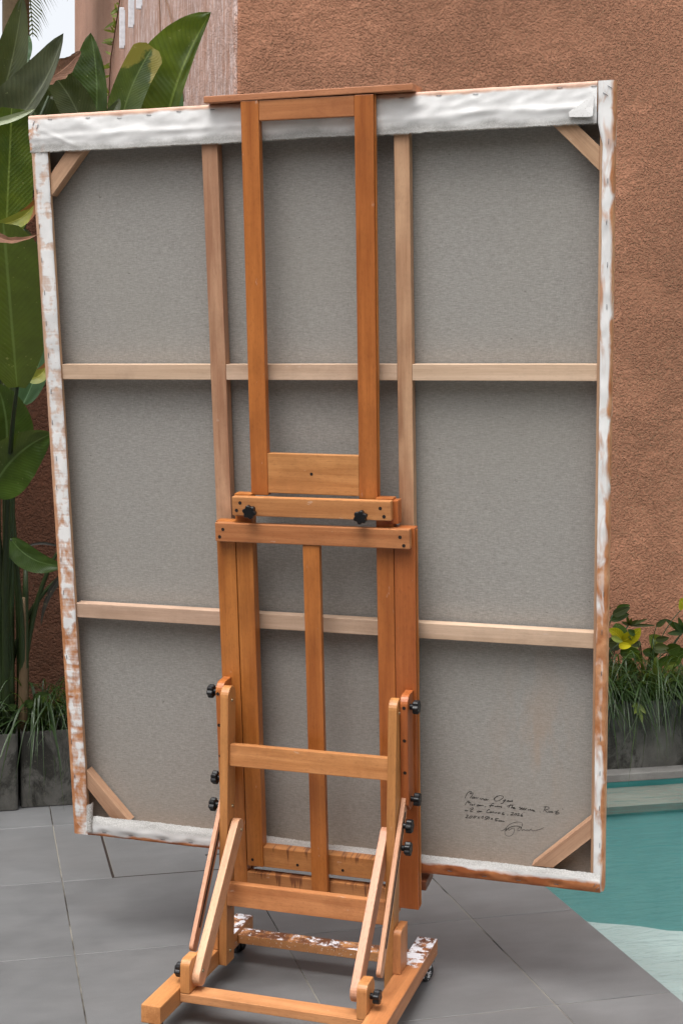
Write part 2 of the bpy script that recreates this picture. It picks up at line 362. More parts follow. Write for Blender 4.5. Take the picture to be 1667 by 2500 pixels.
def gesso_mat(name, mode):
    """primed cloth with rust-orange paint smears; coordinates run over the picture's back (z from its foot)"""
    n = NT(name)
    c = n.coord('Object')
    o = n.sep(c)
    x, y, z = o[0], o[1], o[2]
    weave = n.noise(n.n('Mapping', {'Vector': c, 'Scale': (420, 420, 420)}).outputs[0], 1.0, 2, .6)
    soft = n.noise(c, 9, 4, .6)
    white = n.mix(n.ramp(soft, [(.35, 0), (.65, 1)]), (.66, .66, .655), (.79, .79, .785))
    tan = n.mix(n.ramp(n.noise(c, 26, 4, .6), [(.35, 0), (.7, 1)]), (.36, .135, .05), (.58, .30, .155))
    if mode == 'top':
        # raw selvedge towards the loose lower edge, paint along the turned top edge and at the left corner
        raw = n.ramp(n.math('ADD', z, n.math('MULTIPLY', n.math('SUBTRACT', soft, .5), .03)), [(.0, 1), (1, 1)])
        rz = n.math('DIVIDE', n.math('SUBTRACT', 1.932, n.math('ADD', z, n.math('MULTIPLY', n.math('SUBTRACT', soft, .5), .035))), .014, True)
        spk = n.ramp(weave, [(.42, 0), (.60, 1)])
        gcol = n.mix(spk, (.30, .295, .28), (.42, .415, .40))
        col = n.mix(n.math('MULTIPLY', rz, .92), white, gcol)
        e = n.math('DIVIDE', n.math('SUBTRACT', n.math('ADD', z, n.math('MULTIPLY', n.math('SUBTRACT', n.noise(c, 7, 4, .6), .5), .03)), 1.988), .006, True)
        cx_ = n.math('DIVIDE', n.math('SUBTRACT', -.71, x), .05, True)
        cs = n.math('MULTIPLY', n.ramp(n.noise(c, 34, 5, .65), [(.50, 0), (.60, 1)]), cx_)
        f = n.math('MAXIMUM', n.math('MULTIPLY', e, .75), cs)
        col = n.mix(f, col, tan)
        h = n.math('ADD', n.math('MULTIPLY', weave, n.math('ADD', n.math('MULTIPLY', rz, .45), .12)), 0)
    elif mode == 'left':
        blk = n.noise(n.n('Mapping', {'Vector': c, 'Scale': (30, 10, 20)}).outputs[0], 1.0, 3, .58, .3)
        bars = n.noise(n.n('Mapping', {'Vector': c, 'Scale': (6, 6, 95)}).outputs[0], 1.0, 3, .6)
        wear = n.math('ADD', n.math('MULTIPLY', blk, .75), n.math('MULTIPLY', bars, .25))
        low = n.math('SUBTRACT', n.math('MULTIPLY', n.math('SUBTRACT', 1.0, z), .06), .035)
        edge = n.math('DIVIDE', n.math('SUBTRACT', -.742, x), .012)
        edge = n.math('MULTIPLY', n.math('MAXIMUM', edge, 0.0), .35)
        f = n.ramp(n.math('ADD', n.math('ADD', wear, low), edge), [(.43, 0), (.50, .55), (.60, 1)])
        tan = n.mix(n.math('DIVIDE', n.math('SUBTRACT', z, .75), .5, True), tan, n.mix(n.noise(c, 20, 3), (.44, .24, .145), (.60, .42, .31)))
        col = n.mix(f, white, tan)
        cr = n.ramp(n.noise(n.n('Mapping', {'Vector': c, 'Scale': (22, 10, 130)}).outputs[0], 1, 4, .7), [(.66, 0), (.70, 1)])
        col = n.mix(n.math('MULTIPLY', cr, .55), col, (.22, .12, .075))
        h = n.math('ADD', n.math('MULTIPLY', f, -.9), n.math('MULTIPLY', weave, .2))
    elif mode == 'right':
        blk = n.noise(n.n('Mapping', {'Vector': c, 'Scale': (34, 10, 11)}).outputs[0], 1.0, 3, .5, .6)
        mid = n.math('MULTIPLY', n.math('SUBTRACT', .32, n.math('ABSOLUTE', n.math('SUBTRACT', z, .60))), .55)
        mid = n.math('MAXIMUM', mid, -.06)
        edge = n.math('MULTIPLY', n.math('MAXIMUM', n.math('SUBTRACT', x, .745), 0.0), 26.0)
        f = n.ramp(n.math('ADD', n.math('ADD', blk, mid), edge), [(.45, 0), (.64, 1)])
        col = n.mix(f, white, tan)
        h = n.math('ADD', n.math('MULTIPLY', blk, 1.2), n.math('MULTIPLY', weave, .2))
    else:
        # bottom: white rough selvedge above, orange paint climbing from the lower edge, higher to the right
        nn = n.noise(n.n('Mapping', {'Vector': c, 'Scale': (9, 9, 22)}).outputs[0], 1.0, 4, .6)
        lvl = n.math('ADD', .021, n.math('MULTIPLY', n.ramp(x, [(.0, 0), (1, 1)]), .0))
        xr = n.math('MULTIPLY', n.math('ADD', x, .1, False), .075)
        xr = n.math('MINIMUM', n.math('MAXIMUM', xr, 0.0), .021)
        lvl = n.math('ADD', .006, xr)
        hh = n.math('ADD', n.math('SUBTRACT', z, lvl), n.math('MULTIPLY', n.math('SUBTRACT', nn, .5), -.03))
        f = n.math('SUBTRACT', 1.0, n.math('DIVIDE', hh, .007, True), True)
        spk = n.ramp(weave, [(.40, 0), (.62, 1)])
        up = n.math('DIVIDE', n.math('SUBTRACT', z, .030), .012, True)
        col = n.mix(n.math('MULTIPLY', up, .75), white, n.mix(spk, (.27, .265, .25), (.50, .495, .48)))
        col = n.mix(f, col, n.mix(n.ramp(n.noise(c, 18, 4), [(.4, 0), (.7, 1)]), (.34, .105, .035), (.52, .21, .085)))
        h = n.math('ADD', n.math('MULTIPLY', weave, n.math('ADD', n.math('MULTIPLY', up, .9), .12)), n.math('MULTIPLY', nn, .6))
    MAT[name] = n.fin(col, .62, n.bump(h, .5, .0015), .3)

for k in ('top', 'left', 'right', 'bottom'):
    gesso_mat('primed_' + k, k)

def linen_mat():
    n = NT('linen')
    c = n.coord('Object')
    o = n.sep(c)
    th = n.noise(n.n('Mapping', {'Vector': c, 'Scale': (70, 70, 420)}).outputs[0], 1.0, 3, .65)
    tv = n.noise(n.n('Mapping', {'Vector': c, 'Scale': (420, 420, 90)}).outputs[0], 1.0, 3, .65)
    gr = n.noise(n.n('Mapping', {'Vector': c, 'Scale': (330, 330, 330)}).outputs[0], 1.0, 2, .6)
    v = n.math('ADD', n.math('ADD', n.math('MULTIPLY', th, .50), n.math('MULTIPLY', tv, .25)), n.math('MULTIPLY', gr, .25))
    col = n.mix(n.ramp(v, [(.34, 0), (.66, 1)]), (.205, .197, .183), (.385, .374, .351))
    cl = n.noise(c, 2.2, 3, .5)
    col = n.mix(n.math('MULTIPLY', n.ramp(cl, [(.4, 0), (.7, 1)]), .3), col, (.30, .285, .25))
    # slubs
    sl = n.ramp(n.noise(n.n('Mapping', {'Vector': c, 'Scale': (60, 60, 150)}).outputs[0], 1.0, 2, .5), [(.735, 0), (.775, 1)])
    col = n.mix(n.math('MULTIPLY', sl, .5), col, (.07, .06, .05))
    # tan rubs low on the right, slightly browner foot
    st = n.noise(n.n('Mapping', {'Vector': c, 'Scale': (13, 13, 4.2), 'Rotation': (0, .35, 0)}).outputs[0], 1.0, 4, .6)
    rx = n.math('SUBTRACT', 1.0, n.math('DIVIDE', n.math('ABSOLUTE', n.math('SUBTRACT', o[0], .58)), .15), True)
    rz = n.math('SUBTRACT', 1.0, n.math('DIVIDE', n.math('ABSOLUTE', n.math('SUBTRACT', o[2], .38)), .30), True)
    m = n.math('MULTIPLY', n.math('MULTIPLY', rx, rz), n.ramp(st, [(.48, 0), (.62, 1)]))
    col = n.mix(n.math('MULTIPLY', m, .26), col, (.42, .245, .13))
    foot = n.math('MULTIPLY', n.math('SUBTRACT', 1.0, n.math('DIVIDE', o[2], .45), True), .20)
    col = n.mix(foot, col, (.33, .235, .17))
    MAT['linen'] = n.fin(col, .9, n.bump(v, .35, .0012), .15)
linen_mat()

def stucco(name, base, worn=0.0, foot_shade=0.0, scale=1.0):
    n = NT(name)
    c = n.n('NewGeometry').outputs['Position']
    blob = n.noise(c, 112 * scale, 3, .58)
    blob2 = n.noise(c, 230 * scale, 2, .5)
    flat = n.ramp(n.noise(c, 4.5, 4, .6), [(.47, 0), (.62, 1)])
    hgt = n.math('ADD', n.math('MULTIPLY', n.math('MINIMUM', blob, .56), 3.2), n.math('MULTIPLY', blob2, .35))
    hgt = n.math('MULTIPLY', hgt, n.math('SUBTRACT', 1.0, n.math('MULTIPLY', flat, .45)))
    tone = n.noise(c, .9, 5, .6)
    col = n.mix(n.ramp(tone, [(.35, 0), (.68, 1)]), [x * .84 for x in base], [min(1, x * 1.12) for x in base])
    col = n.mix(n.math('MULTIPLY', n.ramp(blob2, [(.55, 0), (.8, 1)]), .25), col, [min(1, x * 1.25 + .02) for x in base])
    pit = n.ramp(blob, [(.36, 1), (.50, 0)])
    col = n.mix(n.math('MULTIPLY', pit, .22), col, [x * .45 for x in base])
    wst = n.noise(n.n('Mapping', {'Vector': c, 'Scale': (2.2, 2.2, .35)}).outputs[0], 1.0, 5, .65)
    col = n.mix(n.math('MULTIPLY', n.ramp(wst, [(.52, 0), (.74, 1)]), .28), col, [x * .6 for x in base])
    if worn:
        p = n.sep(c)
        yy = n.math('SUBTRACT', 1.0, n.math('DIVIDE', n.math('SUBTRACT', p[1], 4.2), 1.6), True)
        stv = n.noise(n.n('Mapping', {'Vector': c, 'Scale': (22, 22, 1.6)}).outputs[0], 1.0, 5, .75)
        sp = n.ramp(n.noise(n.n('Mapping', {'Vector': c, 'Scale': (60, 60, 16)}).outputs[0], 1.0, 4, .7), [(.36, 0), (.62, 1)])
        f = n.math('MULTIPLY', n.math('MULTIPLY', n.ramp(stv, [(.34, 0), (.60, 1)]), sp), n.math('MULTIPLY', yy, worn))
        col = n.mix(f, col, (.66, .57, .56))
    if foot_shade:  # shade growing towards the wall's foot, mixed into the colour
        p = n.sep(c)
        f = n.math('MULTIPLY', n.math('SUBTRACT', 1.0, n.math('DIVIDE', p[2], 2.3), True), foot_shade)
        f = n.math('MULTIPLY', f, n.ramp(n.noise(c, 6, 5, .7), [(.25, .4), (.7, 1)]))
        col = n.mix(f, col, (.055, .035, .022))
    MAT[name] = n.fin(col, .85, n.bump(hgt, 1.0, .0075), .2)
TERRA = (.335, .156, .092)
stucco('stucco_terracotta', TERRA)
stucco('stucco_worn', (.36, .20, .14), worn=.8, scale=.9)
stucco('stucco_low_wall', (.15, .058, .032), foot_shade=.75)  # base darkened too, for the shade behind the plants
stucco('stucco_cream', (.42, .33, .25), scale=.6)

def tile_mat():
    n = NT('porcelain_tile')
    c = n.n('NewGeometry').outputs['Position']
    r = n.n('ObjectInfo').outputs['Random']
    cc = n.n('VectorMath', {0: c, 1: n.n('CombineXYZ', {0: n.math('MULTIPLY', r, 31.0), 1: n.math('MULTIPLY', r, 17.0), 2: 0.0}).outputs[0]}, operation='ADD').outputs[0]
    cloud = n.noise(cc, 3.2, 5, .62, .3)
    streak = n.noise(n.n('Mapping', {'Vector': cc, 'Scale': (6, 16, 10), 'Rotation': (0, 0, .35)}).outputs[0], 1.0, 4, .65)
    grit = n.noise(c, 420, 2, .6)
    v = n.math('ADD', n.math('ADD', n.math('MULTIPLY', cloud, .42), n.math('MULTIPLY', streak, .28)), n.math('MULTIPLY', grit, .30))
    col = n.mix(n.ramp(v, [(.33, 0), (.66, 1)]), (.088, .090, .092), (.155, .156, .158))
    col = n.mix(n.math('MULTIPLY', n.ramp(n.noise(c, 1.1, 4, .6), [(.5, 0), (.75, 1)]), .35), col, (.125, .117, .112))
    sp = n.ramp(n.noise(c, 19, 5, .75), [(.66, 0), (.74, 1)])
    col = n.mix(n.math('MULTIPLY', sp, .35), col, (.06, .055, .05))
    rg = n.math('ADD', .36, n.math('MULTIPLY', cloud, .22))
    m = n.fin(col, .5, n.bump(n.math('ADD', grit, n.math('MULTIPLY', streak, .6)), .12, .001), .4)
    n.t.links.new(rg, n.b.inputs['Roughness'])
    MAT['porcelain_tile'] = m
tile_mat()

def grout_mat():
    n = NT('grout')
    c = n.n('NewGeometry').outputs['Position']
    v = n.noise(c, 1.6, 4, .7)
    col = n.mix(n.ramp(v, [(.43, 0), (.53, 1)]), (.03, .026, .022), (.20, .187, .16))
    MAT['grout'] = n.fin(col, .9, None, .2)
grout_mat()

def concrete(name, a, b, stain=.6):
    n = NT(name)
    c = n.n('NewGeometry').outputs['Position']
    v = n.noise(c, 5, 6, .65, .3)
    col = n.mix(n.ramp(v, [(.35, 0), (.68, 1)]), a, b)
    p = n.sep(c)
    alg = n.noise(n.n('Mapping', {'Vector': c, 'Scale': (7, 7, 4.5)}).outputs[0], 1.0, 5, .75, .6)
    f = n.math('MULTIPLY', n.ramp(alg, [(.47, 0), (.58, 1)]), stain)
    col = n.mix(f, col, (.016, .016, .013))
    spk = n.ramp(n.noise(c, 130, 3, .6), [(.60, 0), (.68, 1)])
    col = n.mix(n.math('MULTIPLY', spk, .35), col, (.13, .115, .08))
    MAT[name] = n.fin(col, .8, n.bump(n.math('ADD', v, n.noise(c, 90, 3)), .3, .004), .3)
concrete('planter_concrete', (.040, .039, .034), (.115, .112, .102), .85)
concrete('coping_concrete', (.13, .125, .118), (.19, .185, .175), .10)
plain('soil', (.018, .013, .009), .95)
plain('white_enamel', (.62, .64, .68), .4)
plain('dry_stem', (.16, .085, .05), .8)
plain('ground_gravel', (.18, .17, .15), .9)

def pool_mat(name, a, b):
    n = NT(name)
    c = n.n('NewGeometry').outputs['Position']
    v = n.noise(c, 3, 4, .6)
    col = n.mix(n.ramp(v, [(.35, 0), (.7, 1)]), a, b)
    MAT[name] = n.fin(col, .6, None, .2)
pool_mat('pool_teal', (.055, .27, .27), (.080, .33, .325))
pool_mat('pool_riser', (.20, .335, .33), (.245, .385, .375))
pool_mat('pool_sky_sheen', (.31, .31, .30), (.39, .39, .38))  # pale tone stands for bright sky reflected in the near water
pool_mat('pool_bench', (.16, .14, .12), (.22, .195, .17))

def water_mat():
    n = NT('pool_water')
    c = n.n('NewGeometry').outputs['Position']
    w1 = n.noise(n.n('Mapping', {'Vector': c, 'Scale': (5, 16, 1), 'Rotation': (0, 0, .2)}).outputs[0], 1.0, 4, .6, 1.2)
    w2 = n.noise(c, 55, 2, .5)
    nb = n.bump(n.math('ADD', w1, n.math('MULTIPLY', w2, .14)), .4, .02)
    fr = n.n('Fresnel', {'IOR': 1.33, 'Normal': nb}).outputs[0]
    tr = n.n('BsdfTransparent', {'Color': (.86, .965, .965, 1)})
    gl = n.n('BsdfGlossy', {'Color': (1, 1, 1, 1), 'Roughness': .03, 'Normal': nb})
    mx = n.n('MixShader', {0: fr, 1: tr.outputs[0], 2: gl.outputs[0]})
    n.t.links.new(mx.outputs[0], n.out.inputs[0])
    MAT['pool_water'] = n.m
water_mat()

def leaf_mat(name, a, b, tip=None, tipmix=.0, veins=26.0, rough=.38, trans=.28, spots=.3, vein_c=None):
    """u across the blade (0.5 = midrib), v along it"""
    n = NT(name)
    uv = n.n('UVMap').outputs[0]
    s = n.sep(uv)
    c = n.coord('Object', rnd=11.0)
    across = n.math('ABSOLUTE', n.math('SUBTRACT', s[0], .5))
    ph = n.math('ADD', n.math('SUBTRACT', n.math('MULTIPLY', s[1], veins), n.math('MULTIPLY', across, veins * .42)), n.math('MULTIPLY', n.noise(c, 6, 2), 1.5))
    vn = n.math('SINE', n.math('MULTIPLY', ph, 6.283))
    v = n.noise(c, 9, 4, .6)
    col = n.mix(n.ramp(v, [(.34, 0), (.68, 1)]), a, b)
    col = n.mix(n.math('MULTIPLY', n.ramp(vn, [(.2, 0), (1, 1)]), .24), col, [x * .55 for x in a])
    rib = n.ramp(across, [(.012, 1), (.028, 0)])
    col = n.mix(n.math('MULTIPLY', rib, .75), col, vein_c or [min(1, x * 1.5 + .03) for x in b])
    if tip:
        t = n.math('ADD', n.math('ADD', s[1], n.math('MULTIPLY', across, .55)), n.math('MULTIPLY', n.math('SUBTRACT', n.noise(c, 14, 4, .65), .5), .55))
        col = n.mix(n.ramp(t, [(1.0 - tipmix, 0), (1.06 - tipmix, 1)]), col, tip)
    sp = n.ramp(n.noise(c, 70, 3, .6), [(.68, 0), (.73, 1)])
    col = n.mix(n.math('MULTIPLY', sp, spots), col, (.36, .34, .16))
    nb = n.bump(vn, .14, .002)
    p = n.n('BsdfPrincipled', {'Base Color': col, 'Roughness': rough, 'Specular IOR Level': .35, 'Normal': nb})
    tr = n.n('BsdfTranslucent', {'Color': n.mix(.35, col, (.30, .36, .02), 'ADD')})
    mx = n.n('MixShader', {0: trans, 1: p.outputs[0], 2: tr.outputs[0]})
    n.t.links.new(mx.outputs[0], n.out.inputs[0])
    MAT['leaf_' + name] = n.m
leaf_mat('dark', (.021, .030, .008), (.044, .056, .014), trans=.18)
leaf_mat('grey', (.034, .042, .020), (.066, .076, .036), trans=.10)
leaf_mat('green', (.014, .033, .004), (.036, .072, .008), trans=.2)
leaf_mat('bright', (.030, .060, .006), (.085, .125, .010), trans=.30)
leaf_mat('blunt', (.026, .050, .008), (.065, .095, .014), tip=(.20, .17, .03), tipmix=.10)
leaf_mat('fresh', (.03, .075, .03), (.06, .125, .05))
leaf_mat('pale', (.20, .24, .13), (.32, .36, .22))
leaf_mat('yellow', (.11, .15, .02), (.26, .25, .035), tip=(.20, .075, .02), tipmix=.22)
leaf_mat('lime', (.32, .30, .008), (.48, .42, .014), spots=.12, veins=9)
leaf_mat('lime2', (.09, .13, .02), (.17, .20, .03), spots=.2, veins=9)
leaf_mat('purple', (.018, .018, .016), (.04, .035, .03), veins=6)
leaf_mat('dry', (.085, .034, .018), (.21, .10, .055), veins=14, rough=.75, trans=.06)
leaf_mat('grass', (.010, .026, .007), (.030, .060, .016), veins=0, spots=.05)
leaf_mat('palm', (.03, .05, .02), (.07, .095, .035), veins=0, spots=.05)
plain('stalk', (.016, .030, .005), .55)
plain('stalk_dry', (.11, .072, .036), .8)

# ------------------------------------------------------------------ the setting (world axes follow the patio tiles; x along the wall, y towards it)
POOL_X, POOL_Y1, POOL_Y0, POOL_XE = 1.514, .196, -6.0, 7.5
WATER_Z = -.045
WALL_Y = .70
CORNER_X = .788

def rects_mesh(name, rects, z):
    vs, fs = [], []
    for x0, y0, x1, y1 in rects:
        b = len(vs)
        vs += [(x0, y0, z), (x1, y0, z), (x1, y1, z), (x0, y1, z)]
        fs.append((b, b + 1, b + 2, b + 3))
    return mesh_of(name, vs, fs)

G = 300
tag(link('ground', rects_mesh('ground', [(-G, -G, POOL_X - .02, G), (POOL_X - .02, POOL_Y1 + .02, POOL_XE + .1, G),
     (POOL_X - .02, -G, POOL_XE + .1, POOL_Y0 - .1), (POOL_XE + .1, -G, G, G)], -.035), None, MAT['ground_gravel']), kind='structure')

patio = tag(link('patio_floor', rects_mesh('patio_floor', [(-4.8, -6.6, POOL_X - .004, POOL_Y1 + .6)], -.0018), None, MAT['grout']), kind='structure')
TSX, TSY, GAP, TH = .5913, .6087, .0036, .02
HATCH = (.168, -TSY + .009, .80, -.024)
tile_cache = {}
def tile(x0, y0, x1, y1, z=0.0):
    w, d = round(x1 - x0, 4), round(y1 - y0, 4)
    if w < .012 or d < .012: return
    k = (w, d)
    if k not in tile_cache:
        bm = box_bm(w, d, TH, .0012, 1)
        tile_cache[k] = from_bm('tile', bm)
    link('tile', tile_cache[k], patio, MAT['porcelain_tile'], Matrix.Translation(((x0 + x1) / 2, (y0 + y1) / 2, z - TH / 2 + random.uniform(-.0004, .0004))))
g = GAP / 2
for i in range(-6, 3):
    for j in range(-10, 1):
        x0, x1 = i * TSX + g, min((i + 1) * TSX - g, POOL_X)
        y0, y1 = j * TSY + g, (j + 1) * TSY - g
        if y0 > .3: continue
        y1 = min(y1, POOL_Y1 + .5)
        hx0, hy0, hx1, hy1 = HATCH
        if x1 <= hx0 or x0 >= hx1 or y1 <= hy0 or y0 >= hy1:
            tile(x0, y0, x1, y1)
        else:
            # tiles cut round the access cover
            m = .0085
            if x0 < hx0 - m: tile(x0, y0, hx0 - m, y1)
            if x1 > hx1 + m: tile(hx1 + m, y0, x1, y1)
            xa, xb = max(x0, hx0 - m), min(x1, hx1 + m)
            if xb - xa > .03:
                if y0 < hy0 - m: tile(xa, y0, xb, hy0 - m)
                if y1 > hy1 + m: tile(xa, hy1 + m, xb, y1)
hx0, hy0, hx1, hy1 = HATCH
cover = link('access_cover', from_bm('access_cover', box_bm(hx1 - hx0, hy1 - hy0, TH, .001, 1)), patio, MAT['porcelain_tile'],
             Matrix.Translation(((hx0 + hx1) / 2, (hy0 + hy1) / 2, -TH / 2 - .0015)))
link('lifting_slot', from_bm('lifting_slot', box_bm(.075, .009, .004, 0)), cover, MAT['hole'], Matrix.Translation((.53 - (hx0 + hx1) / 2, -.449 - (hy0 + hy1) / 2, TH / 2 - .0012)))
fr = []
for x0, y0, x1, y1 in ((hx0 - .0085, hy0 - .0085, hx0 - .0005, hy1), (hx0, hy0 - .0085, hx1, hy0 - .0005)):
    fr.append(([(x0, y0, -.0014), (x1, y0, -.0014), (x1, y1, -.0014), (x0, y1, -.0014)], [(0, 1, 2, 3)]))
link('joint_dirt', mesh_of('joint_dirt', *join_geo(fr)), patio, MAT['hole'])

# pool: basin, reflection slab, submerged bench, water, far coping
def quad_box(name, lo, hi, mat, kind='structure', bev=0.0):
    me = from_bm(name, box_bm(*[hi[i] - lo[i] for i in range(3)], bev=bev))
    return tag(link(name, me, None, mat, Matrix.Translation([(hi[i] + lo[i]) / 2 for i in range(3)])), kind=kind)
D = -.8
bv = [(POOL_X, POOL_Y0, D), (POOL_XE, POOL_Y0, D), (POOL_XE, POOL_Y1, D), (POOL_X, POOL_Y1, D),
      (POOL_X, POOL_Y0, -.003), (POOL_XE, POOL_Y0, -.003), (POOL_XE, POOL_Y1, -.003), (POOL_X, POOL_Y1, -.003)]
basin = tag(link('pool_basin', mesh_of('pool_basin', bv, [(0, 1, 2, 3), (0, 4, 5, 1), (1, 5, 6, 2), (2, 6, 7, 3), (3, 7, 4, 0)]), None, MAT['pool_teal']), kind='structure')
# pale slab whose colour and wavy edge draw the sky's reflection, and the long bench below the far coping
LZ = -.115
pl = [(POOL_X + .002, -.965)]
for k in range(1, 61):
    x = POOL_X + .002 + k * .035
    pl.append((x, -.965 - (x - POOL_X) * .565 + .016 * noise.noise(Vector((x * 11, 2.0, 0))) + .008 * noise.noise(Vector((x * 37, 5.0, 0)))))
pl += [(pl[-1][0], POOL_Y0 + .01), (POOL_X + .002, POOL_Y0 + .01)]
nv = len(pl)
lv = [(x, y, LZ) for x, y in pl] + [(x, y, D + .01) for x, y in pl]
link('reflection_slab', mesh_of('reflection_slab', lv, [tuple(range(nv - 1, -1, -1))] + [(i, (i + 1) % nv, nv + (i + 1) % nv, nv + i) for i in range(nv)]), basin, MAT['pool_sky_sheen'])
link('bench', from_bm('bench', box_bm(POOL_XE - POOL_X - .02, .262, .03)), basin, MAT['pool_bench'], Matrix.Translation(((POOL_XE + POOL_X) / 2, POOL_Y1 - .133, -.056 - .015)))
link('bench_riser', from_bm('bench_riser', box_bm(POOL_XE - POOL_X - .02, .25, .70)), basin, MAT['pool_riser'], Matrix.Translation(((POOL_XE + POOL_X) / 2, POOL_Y1 - .130, -.0865 - .35)))
wn_, wm_ = 60, 60
tag(link('pool_water', rects_mesh('pool_water', [(POOL_X + .001, POOL_Y0 + .001, POOL_XE - .001, POOL_Y1 - .001)], WATER_Z), None, MAT['pool_water']), kind='structure')
quad_box('pool_coping', (POOL_X - .02, POOL_Y1 - .012, -.03), (POOL_XE, .40, .004), MAT['coping_concrete'], bev=.004)

# walls
def wall_thing(name, lo, hi, mat, label, cat='wall'):
    me = from_bm(name, box_bm(*[hi[i] - lo[i] for i in range(3)], bev=.02, seg=3))
    return tag(link(name, me, None, mat, Matrix.Translation([(hi[i] + lo[i]) / 2 for i in range(3)])), label, cat)
wall_thing('house_wall', (CORNER_X + .012, WALL_Y, -.03), (9.0, WALL_Y + .3, 7.6), MAT['stucco_terracotta'],
           'tall rough terracotta stucco wall filling the background on the right')
wall_thing('side_wall', (CORNER_X, WALL_Y + .012, -.03), (CORNER_X + .3, 10.76, 9.5), MAT['stucco_worn'],
           'pale faded stucco side wall with chalky white streaks, behind the upright leaves')
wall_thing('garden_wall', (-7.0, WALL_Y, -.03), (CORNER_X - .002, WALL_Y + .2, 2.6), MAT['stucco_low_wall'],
           'low stucco wall, its shade painted dark brown, behind the banana stalks on the left')

wall_thing('unseen_back_wall', (-6.0, -9.0, -.03), (9.0, -8.6, 5.6), MAT['stucco_cream'],  # unseen wall, added to hold back low sky light
           'unseen cream courtyard wall added behind the viewer to dim the low light')
wall_thing('unseen_left_wall', (-5.4, -8.59, -.03), (-5.1, WALL_Y - .01, 4.2), MAT['stucco_cream'],  # also out of view, added to darken the lower left
           'unseen cream courtyard wall added far to the left to dim the low light')

# three white blades fixed to the side wall
fins = [((4.50, 4.62), (4.20, 4.60), 'lower end hangs between the other two'), ((5.13, 5.25), (4.225, 4.52), ''), ((4.03, 4.14), (4.19, 4.62), '')]
FL = ['white upright blade on the side wall, middle one of three', 'white upright blade on the side wall nearest the sky, lowest of three', 'white upright blade on the side wall nearest the corner, highest of three']
for (ya, yb), (za, zb), _ in fins:
    i = fins.index(((ya, yb), (za, zb), _))
    b = empty('wall_planter_rail', Matrix.Translation((CORNER_X, (ya + yb) / 2, za)), FL[i], 'bracket', 'white blades on the side wall')
    link('plate', from_bm('plate', box_bm(.034, .022, zb - za, .003)), b, MAT['white_enamel'], Matrix.Translation((-.0235, 0, (zb - za) / 2)))
    link('base_plate', from_bm('base_plate', box_bm(.006, .03, zb - za - .04, .002)), b, MAT['white_enamel'], Matrix.Translation((-.0032, 0, (zb - za) / 2)))

# planters in a row at the foot of the wall
def planter(x0, x1, y0, label):
    y1 = WALL_Y - .02
    o = empty('planter_box', Matrix.Translation(((x0 + x1) / 2, y0, 0)), label, 'planter', 'concrete planter boxes along the wall')
    w, d, h, t = x1 - x0, y1 - y0, .302, .04
    bm = bmesh.new()
    bmesh.ops.create_cube(bm, size=1.0)
    bmesh.ops.scale(bm, vec=(w, d, h), verts=bm.verts)
    bmesh.ops.translate(bm, vec=(0, d / 2, h / 2 + .003), verts=bm.verts)
    top = max(bm.faces, key=lambda f: f.calc_center_median().z)
    r = bmesh.ops.inset_region(bm, faces=[top], thickness=t)
    bmesh.ops.translate(bm, verts=top.verts, vec=(0, 0, -.09))
    ed = [e for e in bm.edges if e.calc_face_angle(0) > .5 and e.verts[0].co.z + e.verts[1].co.z > .01]
    bmesh.ops.bevel(bm, geom=ed, offset=.012, segments=3, profile=.5, affect='EDGES')
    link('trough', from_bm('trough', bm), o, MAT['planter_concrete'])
    vs, fs, nx, ny = [], [], 24, 10
    for j in range(ny + 1):
        for i in range(nx + 1):
            X = -w / 2 + t + (w - 2 * t) * i / nx; Y = t + (d - 2 * t) * j / ny
            vs.append((X, Y, .262 + .02 * noise.noise(Vector((X * 9 + x0, Y * 9, 1)))))
    for j in range(ny):
        for i in range(nx):
            a = j * (nx + 1) + i
            fs.append((a, a + 1, a + nx + 2, a + nx + 1))
    link('soil', mesh_of('soil', vs, fs, True), o, MAT['soil'])
    return o
planter(-1.16, -.119, .222, 'dark concrete planter at the left edge, standing a little forward')
planter(-.108, .93, .25, 'dark stained concrete planter on the floor just left of the canvas')
planter(.94, 1.96, .262, 'concrete planter hidden for the most part behind the canvas')
planter(1.97, 3.0, .268, 'blotched grey concrete planter on the pool coping right of the canvas')
planter(3.01, 4.0, .268, 'grey concrete planter at the far right end of the row')

# ------------------------------------------------------------------ the easel
E = empty('studio_easel', EAS, 'orange wooden studio easel on casters, seen from behind', 'easel')
I4 = Matrix.Identity(4)
MS = C2E                                                    # mast frame: leans back with the picture
LOW = MS @ Matrix.Translation((0, 0, -.6)) @ Matrix.Rotation(R(.12), 4, 'Y') @ Matrix.Translation((0, 0, .6))
UPF = MS @ Matrix.Translation((.016, 0, .5)) @ Matrix.Rotation(R(.45), 4, 'Y') @ Matrix.Translation((-.016, 0, -.5))

def screw(F, x, z, y, r=.0046, par=None):
    """dark countersunk hole with the screw head deep inside, in a face that looks towards -y"""
    vs, fs = [], []
    n = 14
    for k, (rr, yy) in enumerate(((r, -.0004), (r * .72, .0000 - .00025))):
        for i in range(n):
            a = 2 * math.pi * i / n
            vs.append((rr * math.cos(a), yy, rr * math.sin(a)))
    for i in range(n):
        fs.append((i, (i + 1) % n, n + (i + 1) % n, n + i))
    fs.append(tuple(range(n, 2 * n)))
    return link('screw_hole', mesh_of('screw_hole', vs, fs), par or E, MAT['hole'], F @ Matrix.Translation((x, y, z)))

def bolt(F, x, y, z, r=.0052, par=None):
    bm = bmesh.new()
    bmesh.ops.create_cone(bm, cap_ends=True, segments=14, radius1=r, radius2=r * .75, depth=.003, matrix=Matrix.Rotation(R(90), 4, 'Y'))
    return link('bolt', from_bm('bolt', bm), par or E, MAT['screw_metal'], F @ Matrix.Translation((x + .0008, y, z)))

